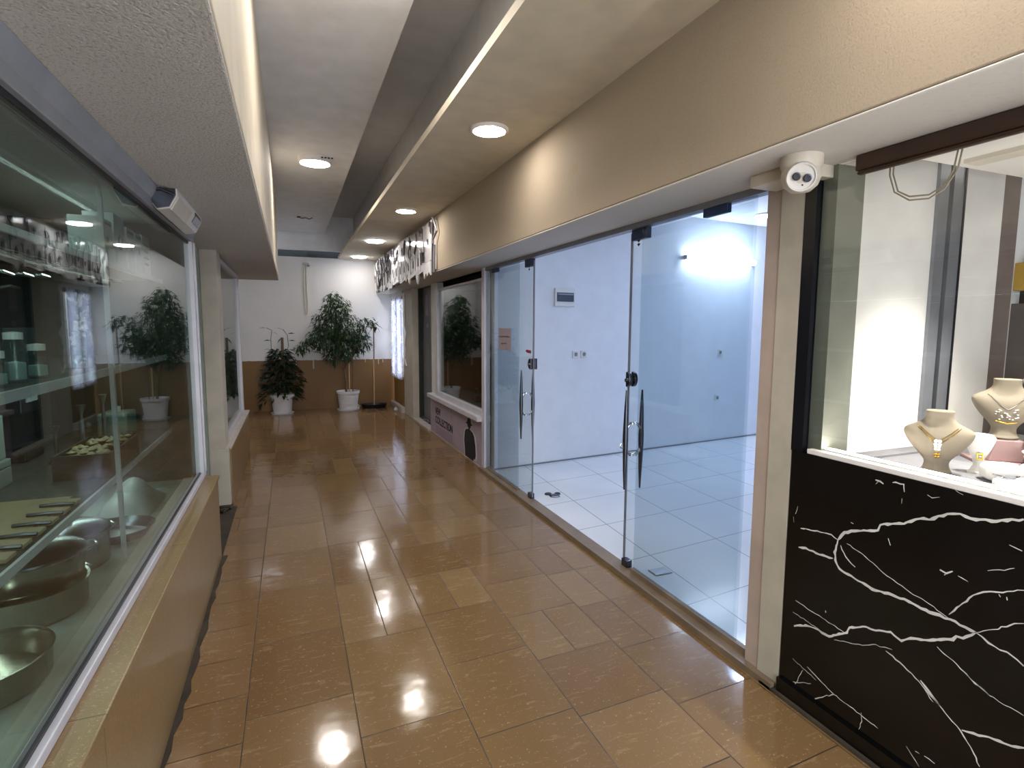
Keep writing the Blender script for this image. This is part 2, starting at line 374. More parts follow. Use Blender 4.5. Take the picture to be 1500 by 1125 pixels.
w1 = thing('window_1', 'large aluminium framed showcase window of the kitchenware shop', 'window', kind='structure')
bm = B(); box(bm, -.575, -.53, YB, 3.94, .546, .575); obj('bottom_rail', bm, 'alu', w1, bevel=.003)
bm = B(); box(bm, -.575, -.53, 3.86, 3.94, .575, 2.0); box(bm, -.556, -.524, 3.915, 3.942, .575, 2.0); obj('side_stile', bm, 'alu', w1, bevel=.003)
bm = B(); box(bm, -.575, -.53, YB, 3.94, 2.0, 2.045); prism(bm, [(-.53, 2.04), (-.5, 2.089), (-.575, 2.089), (-.575, 2.04)], 1, YB, 3.94); obj('top_rail', bm, 'greyrail', w1, bevel=.003)
bm = B(); box(bm, -.566, -.548, YB, 3.86, 1.985, 2.0); box(bm, -.566, -.548, YB, 3.86, .575, .585); obj('gasket', bm, 'black', w1)
bm = B(); box(bm, -.562, -.552, YB, 3.86, .58, 1.99); obj('pane', bm, 'glassL', w1)
w2 = thing('window_2', 'second left showcase window near the potted plants', 'window', kind='structure')
bm = B(); box(bm, -.58, -.525, 5.24, 5.29, .505, 2.06); box(bm, -.58, -.525, 6.99, 7.06, .505, 2.06); box(bm, -.58, -.525, 5.29, 6.99, .505, .55); box(bm, -.58, -.525, 5.29, 6.99, 2.02, 2.06)
obj('window_frame', bm, 'alu', w2, bevel=.003)
bm = B(); box(bm, -.56, -.55, 5.29, 6.99, .55, 2.02); obj('pane', bm, 'glassL', w2)
# interiors behind the left windows
bm = B(); box(bm, -1.62, -1.58, YB, 3.92, .3, 2.09); struct('wall_showcase', bm, 'shelfin', 'dim rear wall of the kitchenware showcase', 'wall')
bm = B(); box(bm, -1.58, -.57, YB, 3.92, .5, .546); struct('floor_showcase', bm, 'showbase', 'grey green base board of the kitchenware showcase', 'floor')
bm = B(); box(bm, -1.58, -.57, 3.88, 3.925, .546, 2.09); struct('wall_showcase_end', bm, 'shelfin', 'dim end wall of the kitchenware showcase', 'wall')
bm = B(); box(bm, -1.58, -.57, YB - .04, YB, .3, 2.09); struct('wall_showcase_start', bm, 'shelfin', 'dim near end wall of the kitchenware showcase', 'wall')
bm = B(); box(bm, -1.62, -1.58, 5.09, 7.06, .3, 2.09); struct('wall_showcase_far', bm, 'darkin', 'dark rear wall of the second left showcase', 'wall')
bm = B(); box(bm, -1.58, -.58, 5.09, 7.06, .45, .5); struct('floor_showcase_far', bm, 'showbase', 'base board of the second left showcase', 'floor')
bm = B()
for i in range(7):
    c = Vector((-.95 + .1 * math.sin(i * 2.3), 5.6 + .2 * i, .5)); lathe(bm, [(.0, 0), (.09, .0), (.1, .03), (.06, .08), (0, .09)], c, 10)
tag(obj('packing_wrap', bm, 'cloth', smooth=True), 'crumpled pale wrapping lying on the base of the second left showcase', 'wrapping', None, 'stuff')

# ------------------------------------------------------------------ right side: frames, shops
bm = B(); box(bm, 1.80, 1.90, 1.60, 5.42, 0, .03); box(bm, 1.852, 1.878, 1.78, 2.70, .03, .06, 1); box(bm, 1.852, 1.878, 4.5, 5.34, .03, .045, 1)
struct('trim_1', bm, ['thresh', 'thresh'], 'worn stone threshold under the glass shopfront', 'threshold')
bm = B(); box(bm, 1.845, 1.9, 1.76, 5.36, 2.06, 2.09)
struct('trim_2', bm, 'grey', 'grey metal track above the glass doors', 'trim')
bm = B(); box(bm, 1.835, 1.91, 1.70, 1.775, 0, 2.09); struct('trim_3', bm, 'beigepost', 'beige jamb post at the near end of the glass shopfront', 'trim')
bm = B(); box(bm, 1.83, 1.99, 1.59, 1.70, 0, 2.09); struct('pillar_right', bm, 'pier', 'grey cream pillar between glass shop and black marble stall', 'pillar')
bm = B(); box(bm, 1.835, 1.9, 5.36, 5.44, 0, 2.09); struct('trim_4', bm, 'alu', 'pale jamb post between glass shop and clothing shop window', 'trim')
# glass shop room
bm = B()
prism(bm, [(1.92, 5.283), (7.0, 5.893), (7.0, 6.0), (1.92, 5.39)], 2, .02, 2.86)
struct('wall_shop_left', bm, 'roomwall', 'bright white side wall of the empty glass fronted shop', 'wall')
bm = B(); box(bm, 7.0, 7.1, 1.6, 6.0, 0, 2.9); box(bm, 1.99, 7.0, 1.6, 1.7, 0, 2.9); box(bm, 1.99, 2.05, 1.7, 5.3, 2.2, 2.9)
struct('wall_shop_back', bm, 'roomwall', 'white rear walls of the empty shop', 'wall')
bm = B(); box(bm, 1.99, 7.1, 1.6, 6.1, 2.84, 2.95); struct('ceiling_shop', bm, 'roomceil', 'white ceiling of the empty shop', 'ceiling')
bm = B(); prism(bm, [(1.92, 5.275), (6.99, 5.884), (6.99, 5.892), (1.92, 5.283)], 2, .02, .035)
struct('baseboard_shop', bm, 'grey', 'thin grey joint at the foot of the white shop wall', 'baseboard')

w3 = thing('window_3', 'fixed bluish glass panes at both ends of the empty shopfront', 'window', kind='structure')
bm = B(); box(bm, 1.858, 1.868, 4.50, 5.36, .045, 2.06); obj('pane', bm, 'glassT', w3)
bm = B(); box(bm, 1.858, 1.868, 1.86, 2.68, .06, 2.06); obj('pane', bm, 'glassT', w3)
for y in (5.1, 2.1):
    bm = B(); box(bm, 1.85, 1.876, y - .08, y + .08, 2.02, 2.06); obj('clamp', bm, 'navy', w3, bevel=.003)
def glass_door(name, y0, y1, yh, s, label, ring):
    d = thing(name, label, 'door', (1.885, 0, 0), kind='structure')
    bm = B(); box(bm, -.005, .005, y0, y1, .04, 2.045); obj('pane', bm, 'glass', d)
    bm = B(); ye = y0 if s > 0 else y1; box(bm, -.006, .006, ye - .004, ye + .004, .04, 2.045); obj('pane_edge', bm, 'grey', d)
    bm = B(); yc = ye + s * .09; box(bm, -.016, .016, yc - .075, yc + .075, 2.0, 2.06); obj('top_clamp', bm, 'navy', d, bevel=.003)
    bm = B(); yc = ye + s * .03; box(bm, -.02, .02, yc - .03, yc + .03, .028, .075); obj('foot_clamp', bm, 'darksteel', d, bevel=.004)
    # lock: D shaped case on both faces
    bm = B(); pts = [(ye - .012, 1.145)] + [(ye + s * (.02 + .035 * math.cos(a)), 1.19 + .045 * math.sin(a)) for a in [(-1 + 2 * i / 10) * PI / 2 for i in range(11)]] + [(ye - .012, 1.235)]
    prism(bm, pts, 0, -.03, -.008); prism(bm, pts, 0, .008, .03)
    lk = obj('lock', bm, 'darksteel', d, bevel=.004)
    bm = B(); lathe(bm, [(.012, 0), (.012, .008), (0, .008)], n=16)
    o = obj('keyhole', bm, 'chrome', lk); o.location = (-.03, ye + s * .025, 1.185); o.rotation_euler.y = -PI / 2
    # pull handles on both faces, tapered bars joined by curved stand-offs
    for sx in (-1, 1):
        bm = B(); X = sx * .055
        tube(bm, [(X, yh, .53), (X, yh, .65), (X, yh, .84), (X, yh, 1.03), (X, yh, 1.13)], [.005, .011, .017, .011, .005], 12)
        h = obj('handle', bm, 'darksteel', d, smooth=True)
        bm = B()
        for z, k in ((.74, 1), (.93, -1)):
            tube(bm, [(0, yh, z), (X * .35, yh, z), (X * .7, yh, z + .018 * k), (X, yh, z + .05 * k)], .009, 10)
            lathe(bm, [(.016, -.006), (.016, .006), (0, .006)], (X * .2, yh, z), 12)
        obj('standoff', bm, 'chrome', h, smooth=True)
    if ring:
        bm = B(); tube(bm, arc((-.075, yh, .80), .016, 0, 2 * PI, 16, 1), .004, 8); obj('pull_ring', bm, 'chrome', d, smooth=True)
    return d
d1 = glass_door('door_1', 4.23, 5.08, 4.36, 1, 'left glass door leaf slid open, with red sticker and pull handles', False)
d2 = glass_door('door_2', 1.9, 2.82, 2.755, -1, 'right glass door leaf slid open, with black lock and ring', True)
def leaf_logo(d, y, z):
    bm = B(); q = .022
    prism(bm, [(y, z + q), (y - q * .8, z + q * .35), (y - q * .3, z + q * .35), (y - q * .3, z + .002), (y + q * .3, z + .002), (y + q * .3, z + q * .35), (y + q * .8, z + q * .35)], 0, -.0065, -.0055)
    prism(bm, [(y, z - q), (y - q * .8, z - q * .35), (y - q * .3, z - q * .35), (y - q * .3, z - .004), (y + q * .3, z - .004), (y + q * .3, z - q * .35), (y + q * .8, z - q * .35)], 0, -.0065, -.0055)
    obj('logo', bm, 'ink', d, label='small black arrow logo')
leaf_logo(d1, 4.32, 1.99); leaf_logo(d2, 2.745, 1.985)
bm = B(); prism(bm, [(4.27, 1.275), (4.36, 1.28), (4.39, 1.292), (4.36, 1.305), (4.27, 1.30)], 0, -.0065, -.0055); obj('sticker', bm, 'red', d1, label='red arrow sticker')
# notice on the fixed pane
nt = thing('paper_notice', 'grey paper notice with two handwritten lines stuck on left glass pane', 'notice', (1.857, 4.83, 1.385))
bm = B(); box(bm, -.0015, .0005, -.155, .155, -.105, .1); obj('sheet', bm, 'paper', nt)
random.seed(3)
for z, a, b in ((.022, -.12, .12), (-.045, -.05, .06)):
    bm = B(); y = a
    while y < b:
        L = random.uniform(.02, .045)
        tube(bm, [(-.003, y + L * t, z + random.uniform(-.008, .009) * (1 if t not in (0, 1) else .3)) for t in (0, .25, .5, .75, 1)], .0022, 5); y += L + random.uniform(.003, .009)
    obj('handwriting', bm, 'ink', nt)

# ------------------------------------------------------------------ clothing shop on the right
w4 = thing('window_4', 'dark display window of the clothing shop above the lilac poster', 'window', kind='structure')
bm = B(); box(bm, 1.83, 1.885, 7.30, 7.40, .56, 2.0); box(bm, 1.83, 1.885, 5.44, 7.30, .56, .625); box(bm, 1.85, 1.885, 5.44, 7.30, 1.97, 2.0)
obj('window_frame', bm, 'alu', w4, bevel=.004)
bm = B(); box(bm, 1.78, 1.88, 5.44, 7.72, .505, .56); obj('window_sill', bm, 'alu', w4, bevel=.005)
bm = B(); box(bm, 1.86, 1.87, 5.44, 7.30, .625, 1.97); obj('pane', bm, 'glass', w4)
bm = B(); box(bm, 1.84, 1.9, 5.44, 7.74, 0, .505); box(bm, 1.86, 1.95, 7.4, 7.74, .505, 2.09)
struct('wall_right_parapet', bm, 'white', 'low wall under the clothing shop window', 'wall')
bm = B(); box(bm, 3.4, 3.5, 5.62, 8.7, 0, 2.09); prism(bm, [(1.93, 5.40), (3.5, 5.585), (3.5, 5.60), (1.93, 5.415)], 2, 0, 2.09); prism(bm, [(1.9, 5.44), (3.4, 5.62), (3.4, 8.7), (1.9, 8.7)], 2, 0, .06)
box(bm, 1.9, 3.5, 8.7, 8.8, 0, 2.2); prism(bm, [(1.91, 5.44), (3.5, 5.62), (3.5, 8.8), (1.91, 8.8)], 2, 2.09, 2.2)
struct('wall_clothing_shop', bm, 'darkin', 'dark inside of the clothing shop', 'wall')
for i, (x, y, z, s, lab) in enumerate(((2.0, 6.1, .62, .1, 'small dark pouch on the clothing shop window base'), (2.05, 5.75, .62, .14, 'black handbag in the near corner of the clothing shop window'))):
    t = thing('handbag', lab, 'bag', (x, y, .062 if False else .63), group=None)
    bm = B(); prism(bm, [(-s, 0), (s, 0), (s * .8, s * .9), (-s * .8, s * .9)], 0, -.04, .04); obj('bag_body', bm, 'blackcl', t, bevel=.012)
    bm = B(); tube(bm, [(0, -s * .5, s * .85), (0, -s * .35, s * 1.5), (0, s * .35, s * 1.5), (0, s * .5, s * .85)], .008); obj('bag_handle', bm, 'black', t)
bm = B(); box(bm, 1.885, 2.3, 5.46, 7.30, .57, .63); struct('trim_5', bm, 'darkin', 'window base board inside the clothing shop', 'trim')
ps = thing('poster', 'lilac shop poster with a man in a hat under the dark window', 'poster', (1.838, 0, 0))
bm = B(); box(bm, -.004, .001, 5.44, 7.72, .02, .5); obj('poster_sheet', bm, 'poster', ps)
bm = B(); box(bm, -.006, -.004, 6.56, 7.42, .035, .15); obj('text_block', bm, 'posterd', ps, label='darker lilac block')
def text(name, s, x, y, z, h, width, m, parent, bold=.012):
    cu = bpy.data.curves.new(name, 'FONT'); cu.body = s; cu.extrude = .001; cu.offset = bold; cu.size = 1
    o = bpy.data.objects.new(name, cu); COL.objects.link(o)
    me = bpy.data.meshes.new_from_object(o.evaluated_get(bpy.context.evaluated_depsgraph_get()))
    bpy.data.objects.remove(o)
    xs = [v.co.x for v in me.vertices]; ys = [v.co.y for v in me.vertices]
    for v in me.vertices:
        a = (v.co.x - min(xs)) / (max(xs) - min(xs)) * width; b = (v.co.y - min(ys)) / (max(ys) - min(ys)) * h
        v.co = (x - v.co.z - .001, y - a, z + b)
    me.materials.clear(); me.materials.append(MT[m]); me.name = name
    o = bpy.data.objects.new(name, me); COL.objects.link(o); o.parent = parent; return o
text('lettering', 'NEW', -.005, 7.43, .30, .095, .27, 'ink', ps, .012)['label'] = 'NEW'
text('lettering', 'COLLECTION', -.006, 7.43, .175, .1, .87, 'ink', ps, .012)['label'] = 'COLLECTION'
bm = B(); tube(bm, [(-.006, 6.62 + .03 * math.cos(a), .385 + .045 * math.sin(a)) for a in [i / 14 * 2 * PI for i in range(15)]], .004, 6); tube(bm, [(-.006, 6.62, .43), (-.006, 6.62, .47)], .004, 6)
obj('emblem', bm, 'posterd', ps)
man = [(5.99, .02), (6.0, .1), (6.02, .2), (6.0, .30), (5.965, .335), (5.9, .35), (5.895, .365), (5.925, .375), (5.93, .40), (5.98, .405), (5.985, .415), (5.94, .425), (5.93, .46), (5.9, .48), (5.84, .48), (5.815, .46), (5.805, .425), (5.76, .415), (5.765, .405), (5.815, .4), (5.82, .375), (5.845, .365), (5.84, .35), (5.77, .335), (5.725, .30), (5.69, .2), (5.68, .1), (5.7, .05), (5.735, .05), (5.75, .02)]
man = [(5.86 + (y - 5.86) * (1.25 if z < .34 else 1.05), z) for y, z in man]
bm = B(); cx, cz = 5.86, .24; prism(bm, [(cx + (y - cx) * 1.2, max(.02, min(.498, cz + (z - cz) * 1.08))) for y, z in man][::-1], 0, -.0055, -.004); obj('pale_halo', bm, 'posterl', ps)
bm = B(); prism(bm, man[::-1], 0, -.0075, -.0055); obj('man_figure', bm, 'blackcl', ps, label='black figure of a man in hat and coat')
# doorway recess, pier and curtained door at the end of the right side
bm = B(); box(bm, 1.79, 2.2, 7.72, 8.78, 0, .035); struct('trim_6', bm, 'stepstone', 'white stone doorstep beside the lilac poster', 'step', bevel=.004)
bm = B(); box(bm, 1.96, 2.0, 7.74, 8.76, .035, 2.09)
sd = thing('door_4', 'grey closed shop door in the recess beside the pier', 'door', kind='structure'); obj('door_leaf', bm, 'shopdoor', sd)
bm = B(); box(bm, 1.952, 1.96, 8.3, 8.5, 1.66, 1.97); box(bm, 1.952, 1.96, 8.34, 8.44, 1.48, 1.54); obj('door_notice', bm, 'paper', sd)
bm = B(); box(bm, 1.955, 1.965, 8.0, 8.2, .036, .09); tube(bm, [(1.9, 8.45, .045), (1.93, 8.3, .05), (1.91, 8.2, .042), (1.95, 8.05, .05)], .02); tag(obj('floor_rags', bm, 'gcloth'), 'dark rags lying on the white doorstep', 'rags')
bm = B(); box(bm, 1.80, 2.05, 8.78, 9.50, 0, 2.09); struct('pillar_far', bm, 'pier', 'pale grey pier before the curtained door', 'pillar', bevel=.006)
bm = B(); box(bm, 1.74, 1.9, 9.50, YF, 0, .1); struct('trim_7', bm, 'stepstone', 'stone sill under the curtained door', 'sill', bevel=.004)
bm = B(); box(bm, 1.78, 1.9, 9.5, YF, 2.02, 2.09); struct('wall_right_far', bm, 'white', 'lintel above the curtained door', 'wall')
d3 = thing('door_3', 'yellow wooden double door behind the lace curtain', 'door', kind='structure')
bm = B()
for y0, y1 in ((9.52, 9.98), (10.03, 10.52)):
    box(bm, 1.80, 1.84, y0, y1, .1, .62); box(bm, 1.80, 1.84, y0, y0 + .05, .62, 2.02); box(bm, 1.80, 1.84, y1 - .05, y1, .62, 2.02); box(bm, 1.80, 1.84, y0 + .05, y1 - .05, 1.96, 2.02)
    box(bm, 1.793, 1.80, y0 + .07, y1 - .07, .16, .5)
obj('door_leaf', bm, 'door', d3, bevel=.004)
bm = B(); box(bm, 1.815, 1.835, 9.98, 10.03, .1, 2.02); obj('center_gap', bm, 'black', d3)
bm = B(); box(bm, 1.816, 1.822, 9.57, 9.93, .62, 1.96); box(bm, 1.816, 1.822, 10.08, 10.47, .62, 1.96); obj('door_pane', bm, 'glass', d3)
bm = B(); tube(bm, [(1.79, 10.0, 1.1), (1.765, 10.0, 1.1), (1.765, 10.06, 1.1)], .009); box(bm, 1.79, 1.80, 9.985, 10.02, 1.03, 1.17); obj('door_handle', bm, 'darksteel', d3)
def curtain(y0, y1, z0, z1, X, label):
    bm = B(); nx, nz = 60, 18; g = []
    for i in range(nx + 1):
        y = y0 + (y1 - y0) * i / nx; row = []
        for k in range(nz + 1):
            t = k / nz; zz = z0 + (z1 - z0) * t
            if k == 0: zz += .02 * abs(math.sin(i * .9))
            row.append(bm.verts.new((X + .018 * math.sin(i * .75 + .4 * math.sin(t * 3)) * (1 - .4 * t), y, zz)))
        g.append(row)
    for i in range(nx):
        for k in range(nz): bm.faces.new((g[i][k], g[i + 1][k], g[i + 1][k + 1], g[i][k + 1]))
    o = obj('lace_curtain', bm, 'lace', smooth=True); s = o.modifiers.new('thick', 'SOLIDIFY'); s.thickness = .0015
    return tag(o, label, 'curtain', 'lace curtains on the wooden door')
curtain(10.04, 10.52, .56, 2.01, 1.765, 'white lace curtain on the door leaf touching the end wall')
curtain(9.53, 9.97, .56, 2.01, 1.765, 'white lace curtain on the door leaf beside the pier')

# ------------------------------------------------------------------ ceiling lamps
def lamp(label, loc, r=.11, thick=.018, m='lamp', group=None):
    t = thing('ceiling_lamp', label, 'lamp', loc, group=group)
    bm = B(); lathe(bm, [(0, 0), (r + .006, 0), (r + .006, -thick * .6), (r, -thick), (r - .012, -thick), (r - .012, -thick + .003), (0, -thick + .003)], n=40); obj('housing', bm, 'lampbody', t, smooth=True)
    bm = B(); lathe(bm, [(0, -thick - .001), (r - .013, -thick - .001), (r - .013, -thick + .002)], n=40); obj('diffuser', bm, m, t)
    return t
SG = 'round lamps on the lowered ceiling strip'
L0 = lamp('large round lamp on the lowered ceiling, the one nearest the stall', (1.16, 3.29, 2.69), group=SG)
dim_disc = L0.children[1].data.copy(); dim_disc.materials[0] = MT['lampdim']
cool_disc = L0.children[1].data.copy(); cool_disc.materials[0] = MT['lampfar']
for y, lab in ((5.84, 'round lamp on the lowered ceiling, second after the largest one'), (8.09, 'round lamp on the lowered ceiling, third one towards the end wall'),
               (10.0, 'last round lamp on the lowered ceiling, against the end wall'),
               (.85, 'round lamp on the lowered ceiling above the black marble stall')):
    r = dup(L0, (1.15, y, 2.69), lab, group=SG)
    if y > 8: r.children[1].data = cool_disc
    if y < 1: r.children[1].data = dim_disc
K0 = lamp('thick round lamp glowing on the raised ceiling strip', (.28, 5.9, 3.12), .15, .05)
K0.name = 'surface_lamp'
bm = B()
for k in range(4): box(bm, .05 + .03 * k, .07 + .03 * k, -.157, -.15, -.03, -.018)
obj('vent_slot', bm, 'darksteel', K0)
r = dup(K0, (.40, 2.72, 3.12), 'thick round lamp on the raised ceiling cut by the top edge of the photo')
r.children[1].data = r.children[1].data.copy(); r.children[1].data.materials[0] = MT['lampdim']
t = thing('lamp_bracket', 'broken round lamp base left on the raised ceiling without its light', 'lamp', (.27, 9.0, 3.12))
bm = B(); lathe(bm, [(0, 0), (.15, 0), (.155, -.012), (.13, -.02), (0, -.02)], n=28); obj('base_plate', bm, 'lampbody', t, smooth=True)
bm = B(); tube(bm, [(-.1, -.06, -.02), (-.06, -.09, -.045), (0, -.07, -.03), (.05, -.09, -.05), (.1, -.05, -.02)], .006)
box(bm, -.12, -.07, -.1, -.05, -.035, -.02); obj('loose_wire', bm, 'darksteel', t)
lamp('round lamp on the ceiling of the side recess at the passage end', (-1.3, 9.0, 2.95), .11, .02, 'lampfar')

# ------------------------------------------------------------------ security camera and conduit
t = thing('security_camera', 'beige dome security camera under the beam beside the stall', 'camera', (1.67, 1.475, 2.09))
bm = B(); lathe(bm, [(0, 0), (.068, 0), (.068, -.03), (.06, -.045), (.062, -.05)], n=32); lathe(bm, [(.062, -.045), (.064, -.07), (.054, -.098), (.033, -.117), (0, -.122)], n=32)
obj('dome_housing', bm, 'cream', t, smooth=True)
vd = Vector((-.85, -.8, -.42)).normalized(); pc = vd * .056 + Vector((0, 0, -.06)); q = vd.to_track_quat('Z', 'Y').to_matrix().to_4x4()
bm = B(); lathe(bm, [(.048, -.03), (.05, 0), (.046, .012), (.042, .012), (.042, .006), (0, .006)], n=28); bmesh.ops.transform(bm, matrix=Matrix.Translation(pc) @ q, verts=bm.verts)
fp = obj('face_plate', bm, 'lampbody', t, smooth=True)
for dx, dy in ((-.015, .004), (.018, -.004)):
    bm = B(); lathe(bm, [(.0135, 0), (.0135, .01), (.009, .011), (0, .008)], (dx, dy, .005), 18); bmesh.ops.transform(bm, matrix=Matrix.Translation(pc) @ q, verts=bm.verts); obj('lens', bm, 'darksteel', fp, smooth=True)
bm = B(); lathe(bm, [(.003, 0), (.003, .003), (0, .003)], (.004, -.026, .006), 10); bmesh.ops.transform(bm, matrix=Matrix.Translation(pc) @ q, verts=bm.verts); obj('sensor_dot', bm, 'black', fp)
bm = B(); box(bm, 1.70, 1.86, 1.5, 1.74, 2.045, 2.09); tag(obj('cable_trunking', bm, 'cream', bevel=.004), 'short beige cable trunking between dome camera and jamb post', 'conduit')

# ------------------------------------------------------------------ light fitting above the left showcase
t = thing('light_fitting', 'dusty white tube light box with open ends above the left showcase', 'light', (-.485, 3.1, 2.09))
bm = B(); prism(bm, [(.05, 0), (.05, -.03), (.02, -.085), (-.03, -.095), (-.06, -.05), (-.06, 0)], 1, -.26, .45); obj('housing', bm, 'lampbody', t, bevel=.004)
bm = B(); prism(bm, [(.045, -.004), (.045, -.03), (.018, -.08), (-.028, -.09), (-.055, -.05), (-.055, -.004)], 1, -.275, -.262); obj('open_end', bm, 'darksteel', t)
bm = B(); prism(bm, [(.052, -.012), (.054, -.03), (.035, -.065), (.033, -.06)], 1, .22, .4); obj('side_slot', bm, 'darksteel', t)
bm = B(); tube(bm, [(-.05, -.28, -.02), (-.01, -.285, -.01), (.04, -.28, -.03)], .006); obj('loose_wire', bm, 'darksteel', t)
bm = B(); prism(bm, [(.052, -.033), (.022, -.09), (.018, -.086), (.046, -.03)], 1, -.24, .12); obj('lamp_cover', bm, 'cream', t)
bm = B(); tube(bm, [(-0.535, 2.238, 2.086), (-0.527, 2.288, 2.086), (-0.515, 2.364, 2.086)], .003); tube(bm, [(-0.535, 2.238, 2.086), (-0.527, 2.288, 2.086)], .004)
tag(obj('loose_wire', bm, 'dirt'), 'short dark wire sticking out above the left showcase frame', 'wire')

# ------------------------------------------------------------------ broken sign on the beam over the far shops
sg = thing('shop_sign', 'broken white acrylic shop sign with jagged pieces on the cream beam', 'sign', (1.5, 0, 0))
bm = B(); box(bm, -.02, 0, 5.98, 10.3, 2.12, 2.64); obj('backing_board', bm, 'sign', sg)
random.seed(11)
ys = [5.95, 6.35, 6.72, 7.1, 7.5, 7.95, 8.4, 8.9, 9.4, 9.85, 10.3]
for i, (a, b) in enumerate(zip(ys, ys[1:])):
    top = 2.66 - random.uniform(0, .05); n = 5
    pts = [(a + .01, top), (b - .015, top - random.uniform(-.02, .05))]
    zlo = 2.33 if i in (1, 2, 3, 4) else 2.1
    if i == 0: zlo = 2.17
    for k in range(n): pts.append((b - .015 - (b - a - .025) * (k + random.uniform(.2, .8)) / n, zlo + random.uniform(-.05, .07)))
    bm = B(); prism(bm, pts, 0, -.055, -.045); obj('acrylic_panel', bm, 'sign', sg)
    for j in range(3):   # dark broken chips and cracks between the panels
        y = random.uniform(a, b); z = random.choice((top - .03, zlo + random.uniform(.02, .25), 2.4 + random.uniform(-.1, .1))); s = random.uniform(.03, .08)
        bm = B(); prism(bm, [(y, z), (y + s * .9, z + s * .3), (y + s * 1.1, z - s * .5), (y + s * .35, z - s * .25), (y + s * .2, z - s * 1.6)], 0, -.066, -.0555); obj('dark_chip', bm, 'signd', sg)
# letter shaped cut-outs, arched strips standing proud of the board
for i in range(7):
    y = 6.55 + .28 * i; zz = 2.16 + .02 * math.sin(i * 1.7); w = .22; h = .2 + .05 * (i % 3 == 0)
    outer = [(y + w / 2 * math.cos(a), zz + h * .55 + h * .45 * math.sin(a)) for a in [PI * k / 8 for k in range(9)]]
    legs = [(y - w / 2, zz - random.uniform(0, .08)), (y - w * .32, zz + .02)]; inner = [(y - w * .28 + w * .56 * k / 5, zz + h * .5 + h * .22 * math.sin(PI * k / 5)) for k in range(6)]
    pts = outer + legs + inner + [(y + w * .3, zz), (y + w / 2, zz - random.uniform(0, .1))]
    bm = B(); prism(bm, pts, 0, -.085, -.07); box(bm, -.07, -.02, y - w * .4, y - w * .36, zz + .04, zz + h * .6, 1); box(bm, -.07, -.02, y + w * .36, y + w * .4, zz + .04, zz + h * .6, 1)
    obj('letter_shape', bm, ['sign', 'signd'], sg)
    bm = B(); prism(bm, [(y - w * .5, zz + h * .5), (y - w * .46, zz + h * .75), (y - w * .56, zz + h * .7), (y - w * .6, zz + h * .1), (y - w * .52, zz - .02)], 0, -.078, -.056); obj('dark_chip', bm, 'signd', sg)
for i in range(6):
    y = 8.55 + .28 * i; z0 = 2.12 + random.uniform(0, .05)
    bm = B(); tube(bm, [(-.065, y, z0), (-.068, y + random.uniform(-.05, .05), z0 + .16), (-.065, y + random.uniform(0, .1), z0 + .3), (-.062, y + .1, z0 + .36)], .007, 6); obj('crack_strip', bm, 'signd', sg)
random.seed(31)
for i in range(34):
    y = random.uniform(6.3, 10.2); z = random.uniform(2.12, 2.5); L = random.uniform(.06, .2); s = random.choice((-1, 1))
    bm = B(); tube(bm, [(-.06, y, z), (-.064, y + s * .03, z + L * .4), (-.064, y + s * random.uniform(.0, .09), z + L * .7), (-.06, y + s * .06, z + L)], random.uniform(.005, .011), 5); obj('crack_strip', bm, 'signd', sg)
bm = B(); prism(bm, [(5.95, 2.05), (6.02, 2.09), (6.1, 2.05), (6.16, 2.09), (6.25, 2.03), (6.3, 2.12), (6.55, 2.1), (6.62, 2.0), (6.72, 2.12), (7.05, 2.09), (7.1, 2.03), (7.2, 2.12), (7.7, 2.08), (7.8, 2.12), (8.3, 2.1), (8.5, 2.16), (8.5, 2.2), (5.95, 2.2)], 0, -.075, -.06); obj('torn_strip', bm, 'sign', sg)
bm = B(); tube(bm, [(-.05, 5.94, 2.66), (-.05, 5.9, 2.64), (-.03, 5.83, 2.5), (-.05, 5.93, 2.42), (-.05, 5.93, 2.38)], .012, 6); tube(bm, [(-.03, 5.94, 2.37), (-.04, 5.935, 2.08)], .014, 6); tube(bm, [(-.06, 5.97, 2.2), (-.065, 6.35, 2.2)], .014, 6)
obj('bent_frame', bm, 'grey', sg)
bm = B(); random.seed(5)
zs = [2.05 - .11 * i for i in range(12)]
prism(bm, [(9.46, 2.05)] + [(9.30 + random.uniform(-.09, .07), z) for z in zs] + [(9.46, zs[-1])], 0, 1.782, 1.797)
tag(obj('torn_edging', bm, 'sign'), 'torn white strip hanging down the edge of the pale grey pier', 'trim strip')

